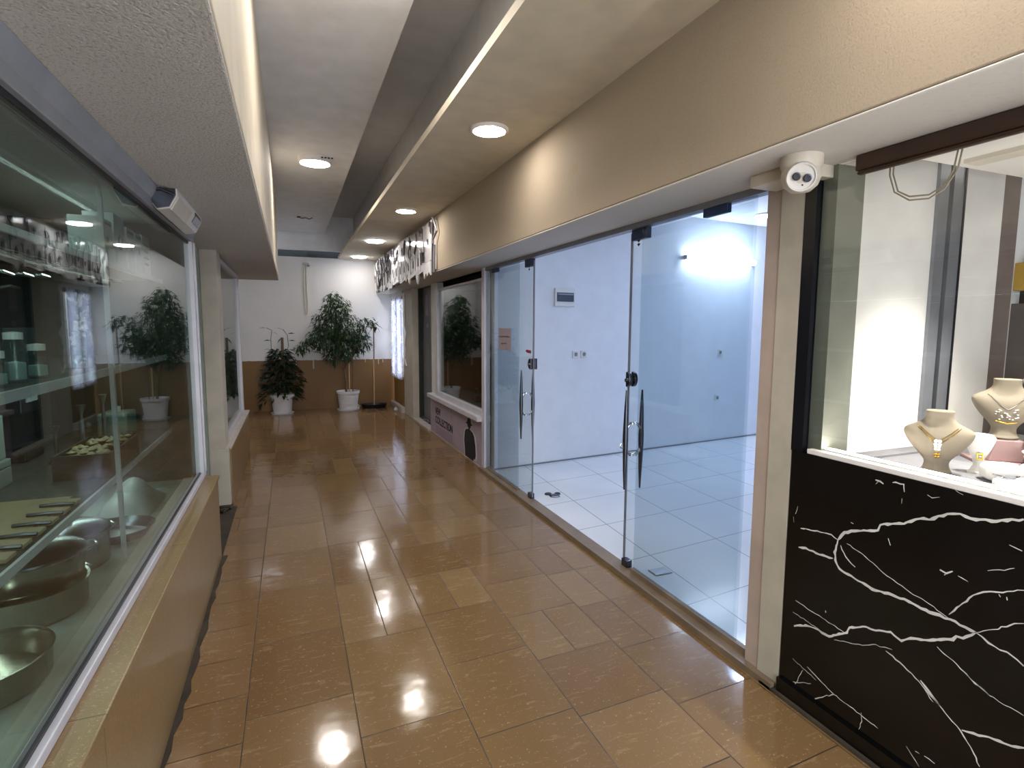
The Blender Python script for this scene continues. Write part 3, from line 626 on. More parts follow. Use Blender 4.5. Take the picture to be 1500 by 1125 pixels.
# ------------------------------------------------------------------ plants at the end wall
def leaf(bm, p, d, L, w, droop=.35):
    d = Vector(d).normalized(); s = d.cross(Vector((0, 0, 1)))
    if s.length < .05: s = Vector((1, 0, 0))
    s = (s.normalized() + Vector((0, 0, random.uniform(-.6, .6)))).normalized()
    p = Vector(p); m = p + d * L * .5 + Vector((0, 0, -.04 * L)); e = p + d * L + Vector((0, 0, -droop * L))
    a = bm.verts.new(p); b = bm.verts.new(m + s * w * .5 + Vector((0, 0, .12 * w))); c = bm.verts.new(m); f = bm.verts.new(m - s * w * .5 + Vector((0, 0, .12 * w))); g = bm.verts.new(e)
    bm.faces.new((a, c, b)); bm.faces.new((b, c, g)); bm.faces.new((a, f, c)); bm.faces.new((c, f, g))
def pot(t, r0, r1, h, ribs=0):
    bm = B(); pr = [(0, .02), (r0, .02), (r0 + .004, .03)]
    if ribs:
        for i in range(ribs):
            k0 = .04 + (h - .09) * i / ribs; k1 = .04 + (h - .09) * (i + .8) / ribs
            for kz, e in ((k0, .004), (k1, .004), (k1 + .003, 0), (.04 + (h - .09) * (i + 1) / ribs - .003, 0)): pr.append((r0 + (r1 - r0) * kz / h + e, kz))
    pr += [(r1 - .01, h - .045), (r1 + .012, h - .045), (r1 + .018, h), (r1 + .004, h), (r1 - .012, h - .03), (r1 - .014, h - .04)]
    lathe(bm, pr, n=36); obj('pot', bm, 'potw', t, smooth=True)
    bm = B(); lathe(bm, [(0, 0), (r0 + .035, 0), (r0 + .05, .028), (r0 + .044, .028), (r0 + .03, .012), (0, .012)], n=36); obj('saucer', bm, 'potw', t, smooth=True)
    bm = B(); lathe(bm, [(0, h - .03), (r1 * .5, h - .033), (r1 - .012, h - .045), (0, h - .07)], n=24); obj('soil', bm, 'soil', t, smooth=True)
random.seed(21)
fi = thing('potted_ficus', 'bushy weeping fig tree in a white ribbed pot at the end wall', 'plant', (.925, 10.2, 0))
pot(fi, .145, .185, .35, 7)
cl = [(.74, 2.02, .1, 30), (.70, 1.9, .17, 70), (.86, 1.86, .14, 50), (.75, 1.75, .24, 150), (.62, 1.55, .25, 190), (.9, 1.5, .28, 220), (.6, 1.3, .27, 190), (.9, 1.22, .27, 210), (1.1, 1.32, .2, 110), (.42, 1.28, .16, 60), (.27, 1.2, .12, 36), (.14, 1.1, .08, 20), (1.2, 1.56, .11, 30), (1.33, 1.58, .08, 20), (1.42, 1.52, .05, 9), (1.17, 1.22, .17, 70), (.72, 1.02, .19, 90), (1.0, 1.02, .14, 50)]
bm = B()
tube(bm, [(-.03, 0, .3), (-.03, 0, .5), (-.05, .0, .7), (-.12, .01, .88)], [.02, .018, .016, .014], 8)
for X, Z, r, n in cl:
    e = Vector((X - .925, random.uniform(-.08, .08), Z)); s = Vector((-.12, .01, .88)) if X < 1.0 else Vector((-.06, 0, .72)); m = s.lerp(e, .5) + Vector((random.uniform(-.03, .03), random.uniform(-.05, .05), .04))
    tube(bm, [s, m, e], [.010, .006, .002], 6)
obj('trunk', bm, 'bark', fi, smooth=True)
bm = B()
for X, Z, r, n in cl:
    for _ in range(int(n * 1.7)):
        while True:
            v = Vector((random.uniform(-1, 1), random.uniform(-1, 1), random.uniform(-1, 1)))
            if v.length < 1: break
        p = Vector((X - .925 + v.x * r, max(-.3, min(.17, v.y * r * 1.1 - (.06 if X > 1.15 else 0))), Z + v.z * r))
        d = Vector((v.x + random.uniform(-.7, .7), v.y * .6 + random.uniform(-.5, .3), random.uniform(-.9, .15)))
        leaf(bm, p, d, random.uniform(.065, .11), random.uniform(.026, .04))
obj('foliage', bm, 'leaf', fi)
bm = B(); tube(bm, [(.03, .03, .3), (.03, .03, .88)], .011); obj('support_stick', bm, 'stick', fi, label='pale wooden stick')
bm = B(); tube(bm, [(.09, .05, .3), (.1, .05, 1.12)], .008); obj('support_cane', bm, 'cane', fi, label='dark brown cane')

cp = thing('potted_climber', 'dark leafy climbing plant in a plain white pot left of the fig', 'plant', (-.165, 10.15, 0))
pot(cp, .14, .185, .34)
bm = B(); tube(bm, [(.03, 0, .3), (.035, 0, 1.3)], .022, 8); obj('moss_pole', bm, 'bark', cp)
bm = B()
tube(bm, [(.0, 0, .9), (-.14, .0, 1.1), (-.14, 0, 1.28), (-.12, 0, 1.42), (-.2, 0, 1.46)], .005, 6); tube(bm, [(.06, 0, .95), (.13, .01, 1.15), (.12, 0, 1.34), (.05, 0, 1.44)], .005, 6)
for k in range(10):
    a = k * 2.4; tube(bm, [(.03, 0, .35 + .05 * k), (.03 + .15 * math.cos(a), .12 * math.sin(a), .45 + .05 * k), (.03 + .25 * math.cos(a), .16 * math.sin(a), .4 + .05 * k)], .004, 5)
obj('vine_stem', bm, 'leafdk', cp, smooth=True)
bm = B()
for i in range(850):
    z = random.uniform(.26, 1.08); w = .3 if z < .55 else .3 * (1.2 - z) / .65 + .05
    a = random.uniform(0, 2 * PI); rr = w * math.sqrt(random.random())
    p = (rr * math.cos(a) - .0, max(-.28, min(.22, rr * math.sin(a))), z + .0)
    if z < .38 and rr < .2: continue
    leaf(bm, p, (math.cos(a), math.sin(a) * .7 - .25, random.uniform(-.5, .4)), random.uniform(.09, .14), random.uniform(.04, .06), .3)
for p, d in (((-.2, 0, 1.46), (-1, 0, .1)), ((-.13, 0, 1.40), (.9, -.2, -.3)), ((-.14, 0, 1.25), (-1, 0, .1)), ((-.14, 0, 1.1), (-1, -.1, .1)), ((.12, 0, 1.36), (.9, 0, .2)), ((.13, 0, 1.24), (1, 0, .2)), ((.05, 0, 1.43), (-.8, -.2, .4)), ((.03, 0, 1.3), (-.6, -.3, -.7)), ((.13, 0, 1.1), (1, -.2, -.2))):
    leaf(bm, p, d, .12, .04, .15)
for i in range(14):
    leaf(bm, (-.24 - random.uniform(0, .1), random.uniform(-.1, .1), random.uniform(.1, .4)), (-.5, -.3, -.6), .08, .05, .3)
obj('foliage', bm, 'leafdk', cp)
bm = B()
for k in range(9):
    a = k * .7; lathe(bm, [(0, 0), (.03, .005), (.035, .02), (.015, .04), (0, .045)], (.14 * math.cos(a), .14 * math.sin(a), .325), 7)
obj('pebble_mulch', bm, 'litter', cp)

st = thing('staked_sapling', 'tall bare sapling tied to a stake in a low dark tray by the corner', 'plant', (1.40, 10.36, 0))
bm = B(); lathe(bm, [(0, 0), (.2, 0), (.24, .07), (.225, .07), (.19, .02), (0, .02)], n=28, sx=1.0, sy=.65); obj('tray', bm, 'black', st, smooth=True)
bm = B(); tube(bm, [(0, 0, .02), (.005, 0, .5), (0, 0, .9)], .011); obj('pale_stake', bm, 'stick', st)
bm = B(); tube(bm, [(.012, 0, .2), (.012, 0, .8), (.02, 0, 1.55)], [.008, .009, .012]); obj('stem', bm, 'cane', st)
bm = B()
for p, d in (((.02, 0, 1.5), (-1, 0, -.3)), ((.02, 0, 1.1), (-1, -.1, .2)), ((.01, 0, 1.07), (-.7, -.1, -.5)), ((.02, 0, 1.54), (-.5, 0, .6))): leaf(bm, p, d, .07, .035)
obj('foliage', bm, 'leafdk', st)
for x, y, s, lab in ((1.10, 10.36, .045, 'crumpled pale paper on the floor behind the ribbed fig pot'), (1.70, 9.8, .04, 'crumpled grey paper on the floor right of the dark tray')):
    bm = B(); bmesh.ops.create_icosphere(bm, subdivisions=2, radius=s)
    for v in bm.verts: v.co *= random.uniform(.7, 1.15)
    tag(obj('crumpled_paper', bm, 'litter', loc=(x, y, s * .85)), lab, 'litter')
t = thing('hanging_cable', 'pair of grey cables hanging from a bracket on the white end wall', 'cable', (.285, YF - .012, 0))
bm = B(); box(bm, -.05, .06, -.01, .012, 2.57, 2.6); lathe(bm, [(.02, -.02), (.022, .01), (0, .012)], (.05, -.01, 2.56), 12); obj('bracket', bm, 'grey', t)
bm = B(); tube(bm, [(-.02, 0, 2.58), (-.03, 0, 2.2), (-.025, 0, 1.9), (-.01, 0, 1.72), (.0, 0, 1.70), (.012, 0, 1.73), (.02, 0, 1.95), (.01, 0, 2.3), (.025, 0, 2.57)], .009, 8); obj('cable_loop', bm, 'cream', t, smooth=True)

# ------------------------------------------------------------------ contents of the empty shop
ang = math.atan(.12)
def on_wall(x): return 5.283 + .12 * (x - 1.92)
t = thing('breaker_panel', 'white electrical breaker box with dark window on the shop wall', 'electrical box', (2.755, on_wall(2.755), 1.815), ang)
bm = B(); box(bm, -.13, .13, -.022, -.002, -.095, .095); obj('cover_plate', bm, 'lampbody', t, bevel=.004)
bm = B(); box(bm, -.108, .108, -.028, -.022, -.045, .05); obj('door_flap', bm, 'darksteel', t, bevel=.002)
bm = B(); box(bm, -.1, .1, -.03, -.028, .025, .04); obj('flap_edge', bm, 'grey', t)
def socket(name, label, x, z, kind):
    t = thing(name, label, 'socket' if kind else 'switch', (x, on_wall(x), z), ang)
    bm = B(); box(bm, -.04, .04, -.012, -.001, -.04, .04); obj('plate', bm, 'lampbody', t, bevel=.003)
    bm = B()
    if kind: lathe(bm, [(0, 0), (.022, 0), (.022, .003), (.018, .003), (.018, .001), (0, .001)], n=18); bmesh.ops.transform(bm, matrix=Matrix.Translation((0, -.013, 0)) @ Matrix.Rotation(PI / 2, 4, 'X'), verts=bm.verts)
    else: box(bm, -.018, -.002, -.016, -.012, -.02, .02); box(bm, .002, .018, -.016, -.012, -.02, .02)
    obj('insert', bm, 'grey', t)
socket('light_switch', 'white double switch under the breaker box, beside the wall socket', 2.91, 1.2, 0)
socket('wall_socket', 'white wall socket beside the double switch', 3.02, 1.2, 1)
socket('wall_socket', 'white wall socket alone below the tube light', 5.17, 1.18, 1)
socket('wall_socket', 'low white wall socket near the floor below the other socket', 5.15, .59, 1)
t = thing('tube_light', 'bright white tube light on the empty shop wall', 'light', (5.07, on_wall(5.07), 2.345), ang)
bm = B(); box(bm, -.62, .62, -.035, -.002, -.022, .022); obj('batten', bm, 'lampbody', t)
bm = B(); tube(bm, [(-.6, -.065, 0), (.6, -.065, 0)], .036, 14); obj('glow_tube', bm, 'tube', t, smooth=True)
bm = B(); box(bm, -.625, -.6, -.08, -.03, -.025, .025); obj('end_cap', bm, 'grey', t)
bm = B(); box(bm, .6, .625, -.08, -.03, -.025, .025); obj('end_cap', bm, 'grey', t)
lamp('round cool lamp on the empty shop ceiling above the right pane', (5.3, 5.15, 2.84), .13, .02, 'lampcool')
lamp('round cool lamp on the empty shop ceiling near its door', (3.4, 3.4, 2.84), .13, .02, 'lampcool')
lamp('round cool lamp on the empty shop ceiling deep inside', (5.6, 2.8, 2.84), .13, .02, 'lampcool')
bm = B()
for x, y, s in ((2.11, 4.25, .05), (2.16, 4.3, .03), (2.08, 4.32, .035)): lathe(bm, [(0, 0), (s, 0), (s * .8, .012), (0, .018)], (x, y, .02), 7)
tag(obj('floor_stopper', bm, 'darksteel'), 'small metal debris on the white shop floor by the left door', 'debris')
bm = B(); box(bm, 1.98, 2.1, 2.62, 2.7, .02, .028); tag(obj('floor_plate', bm, 'steel', bevel=.002), 'small steel floor plate behind the right glass door', 'plate')

# ------------------------------------------------------------------ black marble jewellery stall
bm = B(); box(bm, 1.83, 1.95, YB, 1.585, .02, 1.02); box(bm, 1.815, 1.83, YB, 1.585, 0, .07)
VEINS = [(9,[(0.834,0.987),(0.907,0.957),(0.957,0.948),(0.985,0.953),(1.019,0.942),(1.067,0.908),(1.097,0.901),(1.142,0.869),(1.217,0.84),(1.224,0.818),(1.305,0.787),(1.343,0.768),(1.366,0.732)]),(9,[(1.366,0.732),(1.376,0.68),(1.371,0.652),(1.353,0.628),(1.293,0.617),(1.217,0.608),(1.174,0.618),(1.107,0.621),(1.045,0.616),(0.987,0.623),(0.918,0.618)]),(8,[(1.529,0.642),(1.497,0.651),(1.451,0.648),(1.381,0.656)]),(4,[(1.366,0.732),(1.393,0.742),(1.414,0.74),(1.525,0.72)]),(5,[(1.354,0.716),(1.332,0.682),(1.294,0.659)]),(8,[(1.528,0.315),(1.476,0.346),(1.431,0.356),(1.376,0.355),(1.307,0.407),(1.299,0.431),(1.239,0.465),(1.207,0.469),(1.156,0.491),(1.121,0.479),(1.091,0.505),(1.038,0.527),(0.975,0.564),(0.966,0.58),(0.949,0.583),(0.918,0.618)]),(6,[(0.918,0.618),(0.885,0.604),(0.829,0.598),(0.801,0.584)]),(3,[(0.918,0.618),(0.888,0.642),(0.847,0.673),(0.831,0.691),(0.81,0.702)]),(2.5,[(1.331,0.731),(1.271,0.716),(1.196,0.68),(1.11,0.654),(1.047,0.642),(0.987,0.623)]),(4,[(0.991,0.636),(0.978,0.655),(0.957,0.689),(0.933,0.725),(0.909,0.746),(0.878,0.76),(0.818,0.793)]),(7,[(1.026,0.763),(1.008,0.759),(0.991,0.773)]),(5,[(1.008,0.759),(1.013,0.751)]),(3,[(0.977,0.765),(0.949,0.759)]),(2.5,[(1.529,0.423),(1.435,0.413),(1.317,0.402)]),(2.5,[(1.537,0.37),(1.465,0.364),(1.387,0.354)]),(2,[(1.355,0.353),(1.248,0.392),(1.212,0.416),(1.147,0.434)]),(4,[(1.168,0.418),(1.107,0.4),(1.057,0.377),(1.017,0.351),(0.986,0.333),(0.933,0.299),(0.903,0.267),(0.877,0.226)]),(6,[(1.054,0.384),(1.025,0.363),(0.993,0.337)]),(3,[(1.04,0.362),(1.012,0.337)]),(8,[(0.93,0.303),(0.887,0.317),(0.863,0.33),(0.826,0.338),(0.808,0.343),(0.782,0.358)]),(3,[(1.015,0.519),(0.97,0.501),(0.92,0.472),(0.872,0.453),(0.835,0.448),(0.79,0.447)]),(2.5,[(0.941,0.484),(0.892,0.461),(0.866,0.451)]),(3,[(1.459,0.185),(1.401,0.165),(1.34,0.147),(1.239,0.14),(1.173,0.132)]),(2,[(1.475,0.161),(1.516,0.059)]),(2,[(1.518,0.085),(1.438,0.128)]),(3,[(1.45,0.053),(1.396,0.098),(1.34,0.147)]),(2,[(1.525,0.18),(1.417,0.155)]),(3,[(1.235,0.148),(1.23,0.118),(1.239,0.081)]),(4,[(1.258,0.07),(1.242,0.078)]),(4,[(1.188,0.994),(1.152,0.998),(1.148,0.973)]),(3,[(1.154,0.95),(1.154,0.933)]),(9,[(1.245,0.988),(1.228,0.987),(1.217,0.981)]),(4,[(1.232,0.989),(1.243,0.974)]),(3,[(1.079,0.984),(1.065,0.978),(1.044,0.987)]),(2,[(1.033,1.034),(0.982,1.012)]),(4,[(1.322,0.813),(1.312,0.811)]),(4,[(1.188,0.803),(1.179,0.782)]),(4,[(0.86,0.905),(0.83,0.899)]),(2,[(0.904,0.812),(0.843,0.845)]),(6,[(1.397,0.446),(1.395,0.439)]),(5,[(1.051,0.142),(1.039,0.143)]),(4,[(1.024,0.146),(0.993,0.144)]),(4,[(0.872,0.756),(0.868,0.75)]),(5,[(0.854,0.757),(0.852,0.748)]),(2,[(1.079,0.138),(1.036,0.099)]),(2,[(1.543,0.803),(1.552,0.769)]),(2,[(1.561,0.755),(1.557,0.734)])]
random.seed(2)
for w, pl in VEINS + [(w, [(1.56 - y, z) for y, z in pl]) for w, pl in VEINS if pl[0][0] < 1.5]:
    w = w * .00048; q = []
    for (y0, z0), (y1, z1) in zip(pl, pl[1:]):
        L = math.hypot(y1 - y0, z1 - z0); n = max(1, int(L / .012))
        for k in range(n):
            t = k / n; j = .0025 if k else 0
            q.append((y0 + (y1 - y0) * t + random.uniform(-j, j), z0 + (z1 - z0) * t + random.uniform(-j, j)))
    q.append(pl[-1]); prev = None
    for i, (y, z) in enumerate(q):
        a = q[max(i - 1, 0)]; b = q[min(i + 1, len(q) - 1)]; dy, dz = b[0] - a[0], b[1] - a[1]; L = math.hypot(dy, dz) or 1
        ww = w * random.uniform(.6, 1.35) * (.5 if i in (0, len(q) - 1) else 1)
        if z < .075: prev = None; continue
        cur = (bm.verts.new((1.8293, y - dz / L * ww, z + dy / L * ww)), bm.verts.new((1.8293, y + dz / L * ww, z - dy / L * ww)))
        if prev: f = bm.faces.new((prev[0], prev[1], cur[1], cur[0])); f.material_index = 1
        prev = cur
struct('wall_right_stall', bm, ['marble', 'vein'], 'black marble stall front with branching white veins', 'wall')
bm = B(); box(bm, 1.80, 1.832, YB, 1.66, 0, .012); struct('baseboard_right', bm, 'dirt', 'grey grout joint at the foot of the black marble', 'baseboard')
bm = B(); box(bm, 1.832, 1.90, YB, 1.52, 1.02, 1.038); struct('trim_8', bm, 'bustw', 'white bright sill on top of the black marble', 'sill', bevel=.002)
w5 = thing('window_5', 'jewellery stall window above the black marble', 'window', kind='structure')
bm = B(); box(bm, 1.83, 1.87, 1.54, 1.592, 1.02, 2.09); obj('black_post', bm, 'blacktrim', w5)
bm = B(); box(bm, 1.85, 1.858, YB, 1.54, 1.036, 2.08); obj('pane', bm, 'glass', w5)
bm = B(); box(bm, 1.82, 1.87, YB, 1.39, 2.035, 2.089); box(bm, 1.822, 1.846, YB, 1.385, 2.022, 2.035); obj('top_rail', bm, 'brown', w5, bevel=.008)
bm = B(); box(bm, 1.86, 2.0, 1.482, 1.54, 1.0, 2.09); struct('trim_9', bm, 'greengrey', 'grey green end panel behind the stall glass', 'panel')
bm = B(); box(bm, 2.0, 2.41, 1.484, 1.54, 1.0, 2.4); box(bm, 2.56, 2.86, 1.484, 1.54, 1.0, 2.4)
struct('wall_stall_side', bm, 'bustw', 'white side panels of the jewellery display', 'wall')
bm = B(); box(bm, 2.41, 2.47, 1.47, 1.54, 1.0, 2.4); box(bm, 2.49, 2.56, 1.465, 1.54, 1.0, 2.4); box(bm, 2.47, 2.49, 1.5, 1.54, 1.0, 2.4, 1); box(bm, 2.555, 2.563, 1.46, 1.54, 1.0, 2.4, 1)
struct('trim_10', bm, ['grey', 'black'], 'dark grey vertical rail between the white display panels', 'trim')
bm = B(); box(bm, 1.86, 4.2, YB, 1.54, .9, 1.0); box(bm, 1.865, 2.6, .2, 1.47, 1.0, 1.008, 1); box(bm, 1.99, 2.45, 1.40, 1.47, 1.008, 1.016, 1)
struct('floor_stall', bm, ['bustw', 'gcloth'], 'display base of the jewellery stall covered with grey cloth', 'display base')
bm = B(); box(bm, 4.1, 4.2, YB, 2.2, .9, 2.6); box(bm, 2.86, 4.1, 2.1, 2.2, .9, 2.6); box(bm, 2.86, 2.9, 1.54, 2.1, .9, 2.6); box(bm, 1.86, 4.2, YB, YB + .05, .9, 2.6); box(bm, 2.0, 4.2, YB, 2.2, 2.5, 2.6)
struct('wall_stall_back', bm, 'brownw', 'brown grey interior of the jewellery stall', 'wall')
bm = B(); box(bm, 3.3, 4.1, 1.5, 2.1, 1.86, 1.9); box(bm, 3.28, 3.32, .9, 2.1, 1.62, 1.68); struct('trim_11', bm, 'brown', 'dark brown shelf at the back of the jewellery stall', 'shelf')
bm = B(); box(bm, 2.86, 2.99, 1.49, 1.6, .9, 2.5); box(bm, 3.22, 3.4, 1.4, 1.7, 1.0, 1.62)
struct('wall_stall_post', bm, 'brownw', 'brown post inside the jewellery stall', 'pillar')
bm = B(); box(bm, -.09, .09, -.06, .06, 0, .13); o = obj('yellow_box', bm, 'yellow', bevel=.004); o.location = (3.31, 1.62, 1.682); tag(o, 'yellow carton on the brown shelf inside the jewellery stall', 'box')
bm = B(); box(bm, 2.03, 2.98, -1.2, 1.36, 2.10, 2.14); box(bm, 2.25, 2.33, -.9, 1.30, 2.085, 2.10, 1); box(bm, 2.42, 2.425, -.9, 1.15, 2.098, 2.10, 2); box(bm, 2.62, 2.63, -.9, 1.25, 2.098, 2.10, 2); box(bm, 2.55, 2.75, .2, 1.0, 2.09, 2.10, 1)
struct('ceiling_stall', bm, ['bustw', 'cream', 'darksteel'], 'white dropped ceiling panel of the jewellery display', 'ceiling')
# spotlights of the display
SPG = 'spotlights of the jewellery display'
def spot(x, y, tx, ty, tz, W, label, cone=70):
    t = thing('display_spotlight', label, 'spotlight', (x, y, 2.085), group=SPG)
    bm = B(); lathe(bm, [(.03, .014), (.034, .0), (.028, -.003), (.022, .004), (0, .004)], n=20); obj('spot_ring', bm, 'chrome', t, smooth=True)
    l = bpy.data.lights.new('spot_bulb', 'SPOT'); l.energy = W; l.color = (1, .93, .83); l.spot_size = math.radians(cone); l.spot_blend = 1; l.shadow_soft_size = .02
    lo = bpy.data.objects.new('spot_bulb', l); COL.objects.link(lo); lo.parent = t; lo.location = (0, 0, -.01)
    lo.rotation_euler = (Vector((tx, ty, tz)) - Vector((x, y, 2.075))).to_track_quat('-Z', 'Y').to_euler()
spot(2.18, .95, 2.12, 1.0, 1.0, 130, 'spotlight over the bright bracelet displays', 60)
spot(2.5, 1.1, 2.45, 1.2, 1.15, 55, 'spotlight over the pink riser', 60)
t = thing('light_strip', 'glowing white light strip along the sill inside the jewellery window', 'light', (1.878, 0, 1.038))
bm = B(); box(bm, -.012, .012, YB + .02, 1.475, 0, .006); obj('strip_body', bm, 'lampbody', t)
bm = B(); box(bm, -.009, .009, YB + .03, 1.47, .0061, .010); obj('strip_glow', bm, 'led', t)
spot(2.3, .62, 2.24, 1.48, 1.16, 75, 'spotlight aimed back at the white side panel', 44)
t = thing('cable_loop', 'thin cream double cable looping behind the stall glass', 'cable', (1.92, 0, 0))
bm = B()
for k in (0, .012):
    tube(bm, [(0, 1.335 - k, 2.08), (.0, 1.335 - k, 2.02), (.0, 1.315 - k, 1.96), (.01, 1.27, 1.925 + k), (.02, 1.215, 1.92 + k), (.02, 1.17, 1.94 + k), (.01, 1.13 + k, 1.99), (0, 1.115 + k, 2.05), (0, 1.11 + k, 2.1)], .0028, 6)
obj('cable_strand', bm, 'cable', t, smooth=True)

# --- jewellery busts
PROF = [(0, .046, .040, 0), (.008, .046, .040, 0), (.012, .040, .034, 0), (.035, .033, .028, 0), (.052, .040, .031, .002), (.075, .062, .036, .006), (.105, .084, .038, .008), (.130, .098, .037, .008), (.148, .102, .033, .006), (.158, .092, .030, .003), (.168, .070, .029, 0), (.180, .048, .029, -.002), (.195, .039, .030, -.002), (.212, .040, .032, -.002), (.218, .041, .033, -.002), (.220, .037, .029, -.002)]
def bustprof(z):
    for a, b in zip(PROF, PROF[1:]):
        if a[0] <= z <= b[0]:
            t = (z - a[0]) / (b[0] - a[0] + 1e-9); return [a[i] + (b[i] - a[i]) * t for i in range(4)]
    return PROF[-1]
def surf(x, z):
    _, w, d, o = bustprof(z); u = max(-.98, min(.98, x / w)); return Vector((x, -(d * (1 - abs(u) ** 2.3) ** .5 + o) - .0012, z))
def make_bust(label, loc, rz, s, mat):
    bm = B(); rings = []; n = 36
    for z, w, d, o in PROF:
        ring = []
        for k in range(n):
            a = 2 * PI * k / n; c, sn = math.cos(a), math.sin(a)
            ring.append(bm.verts.new((w * math.copysign(abs(c) ** .87, c), d * math.copysign(abs(sn) ** .87, sn) - o, z)))
        rings.append(ring)
    for a, b in zip(rings, rings[1:]):
        for k in range(n): bm.faces.new((a[k], a[(k + 1) % n], b[(k + 1) % n], b[k]))
    bm.faces.new(rings[0][::-1]); bm.faces.new(rings[-1])
    o = obj('necklace_bust', bm, mat, smooth=True, loc=loc, rz=rz); o.scale = (s, s, s)
    m = o.modifiers.new('soft', 'SUBSURF'); m.levels = m.render_levels = 1
    return tag(o, label, 'bust', 'necklace busts in the jewellery window')
def chain(pts2, bm, r): tube(bm, [surf(x, z) for x, z in pts2], r, 6)
def drop(side, n, x0, z0, z1, zb): # points of one side of a necklace
    return [(side * x0 * (1 - t) ** .8, z0 + (z1 - z0) * t ** 1.1) for t in [i / n for i in range(n + 1)]]
b1 = (2.05, 1.19, 1.008); r1 = -1.05; s1 = .98
make_bust('beige necklace bust nearest the white side panel', b1, r1, s1, 'bust')
t = thing('necklace', 'gold chain necklace with two white flower pendants and gold drop on beige bust', 'necklace', b1, r1); t.scale = (s1,) * 3
bm = B()
for x0, z1 in ((.060, .105), (.052, .118)):
    for sd_ in (-1, 1): chain(drop(sd_, 14, x0, .163, z1, 0), bm, .0013)
chain([(0, .1), (0, .085), (0, .07)], bm, .001); obj('chain', bm, 'gold', t, smooth=True)
def flower(z, r, m):
    bm = B(); c = surf(0, z)
    for k in range(4):
        a = PI / 4 + k * PI / 2; lathe(bm, [(0, .004), (r * .36, .003), (r * .46, 0), (0, -.001)], (0, 0, 0), 10); 
        vs = bm.verts[:] ; new = vs[-(2 + 20):]
        for v in new: v.co = Vector((v.co.x + r * .6 * math.cos(a), -v.co.z, v.co.y + r * .6 * math.sin(a))) + c
        bm.verts.ensure_lookup_table()
    return bm
obj('flower_pendant', flower(.112, .013, 0), 'diamond', t, label='white flower pendant'); obj('flower_pendant', flower(.094, .011, 0), 'diamond', t, label='smaller white flower pendant'); obj('gold_drop', flower(.068, .010, 0), 'gold', t)
# second bust on pink riser
rs = thing('display_riser', 'pink riser block under the second beige bust', 'riser', (2.42, 1.19, 1.0), -.7)
bm = B(); box(bm, -.09, .16, -.07, .09, 0, .02); obj('base_slab', bm, 'pink', rs, bevel=.004)
bm = B(); prism(bm, [(-.055, .02), (.055, .02), (.04, .075), (.045, .10), (-.045, .10), (-.04, .075)], 1, -.045, .045); obj('pedestal', bm, 'pink', rs, bevel=.004)
b2 = (2.42, 1.19, 1.10); make_bust('beige necklace bust raised on the pink riser', b2, -.95, 1.0, 'bust')
t = thing('necklace', 'pale crystal collar necklace on the raised beige bust', 'necklace', b2, -.95)
bm = B()
for sd_ in (-1, 1): chain(drop(sd_, 12, .055, .163, .112, 0), bm, .0012)
obj('chain', bm, 'silver', t, smooth=True)
bm = B(); random.seed(4)
for k in range(26):
    x = random.uniform(-.035, .035); z = .1 + .018 * (abs(x) / .03) - random.uniform(0, .04); c = surf(x, z); lathe(bm, [(0, -.002), (.0035, 0), (0, .002)], c, 6)
obj('crystal', bm, 'diamond', t); bm = B(); chain([(-.03, .068), (0, .06), (.03, .066)], bm, .0028); obj('gold_bar', bm, 'gold', t)
b3 = (2.72, 1.17, 1.14); make_bust('bright white necklace bust at the back beside the raised beige bust', b3, -.85, 1.12, 'bustw')
bm = B(); prism(bm, [(-.08, 0), (.08, 0), (.07, .14), (-.07, .14)], 1, -.06, .06); o = obj('display_block', bm, 'pink', loc=(2.72, 1.17, 1.0), rz=-.85, bevel=.004); tag(o, 'tall pink block under the white bust', 'riser')
t = thing('earring', 'dark drop earring hanging at the neck of the white bust', 'earring', b3, -.85)
bm = B(); lathe(bm, [(0, .012), (.004, .008), (0, 0), (.006, -.01), (.004, -.018), (0, -.02)], (-.038, -.034, .195), 10); obj('stone', bm, 'ink', t)
# small white hand shaped stands
def ringstand(label, loc, s):
    t = thing('earring_stand', label, 'stand', loc, -.9); t.scale = (s, s, s)
    bm = B(); lathe(bm, [(0, 0), (.028, 0), (.028, .006), (.022, .01), (.013, .03), (.016, .05), (.024, .066)], n=28, sy=.7); obj('foot', bm, 'bustw', t, smooth=True)
    bm = B(); lathe(bm, [(.024, .066), (.034, .088), (.042, .112), (.043, .124), (.036, .134), (.02, .138), (0, .139)], n=28, sy=.55); obj('head', bm, 'bustw', t, smooth=True)
    return t
ringstand('white earring stand between the two beige busts', (2.17, 1.13, 1.008), 1.0)
t = thing('earring', 'square gold earring with crystals on the white stand', 'earring', (2.17, 1.13, 1.008), -.9)
bm = B(); box(bm, -.009, .009, -.022, -.018, .068, .074); box(bm, -.009, .009, -.022, -.018, .050, .055); box(bm, -.009, -.005, -.022, -.018, .055, .068); box(bm, .005, .009, -.022, -.018, .055, .068); obj('gold_square', bm, 'gold', t, bevel=.001)
bm = B(); lathe(bm, [(0, -.004), (.005, 0), (0, .004)], (0, -.024, .08), 8); lathe(bm, [(0, -.003), (.004, 0), (0, .003)], (0, -.024, .062), 8); obj('crystal', bm, 'diamond', t)
def pillow(label, loc, rz, sx, sy, sz):
    bm = B(); bmesh.ops.create_uvsphere(bm, u_segments=24, v_segments=14, radius=1)
    for v in bm.verts:
        v.co = Vector((math.copysign(abs(v.co.x) ** .6, v.co.x) * sx, math.copysign(abs(v.co.y) ** .6, v.co.y) * sy, math.copysign(abs(v.co.z) ** .7, v.co.z) * sz + sz))
    return tag(obj('display_pillow', bm, 'bustw', smooth=True, loc=loc, rz=rz), label, 'pillow', 'white display pillows in the jewellery window')
pillow('large white display pillow in front of the small white stand', (2.13, 1.04, 1.008), -.7, .055, .045, .03)
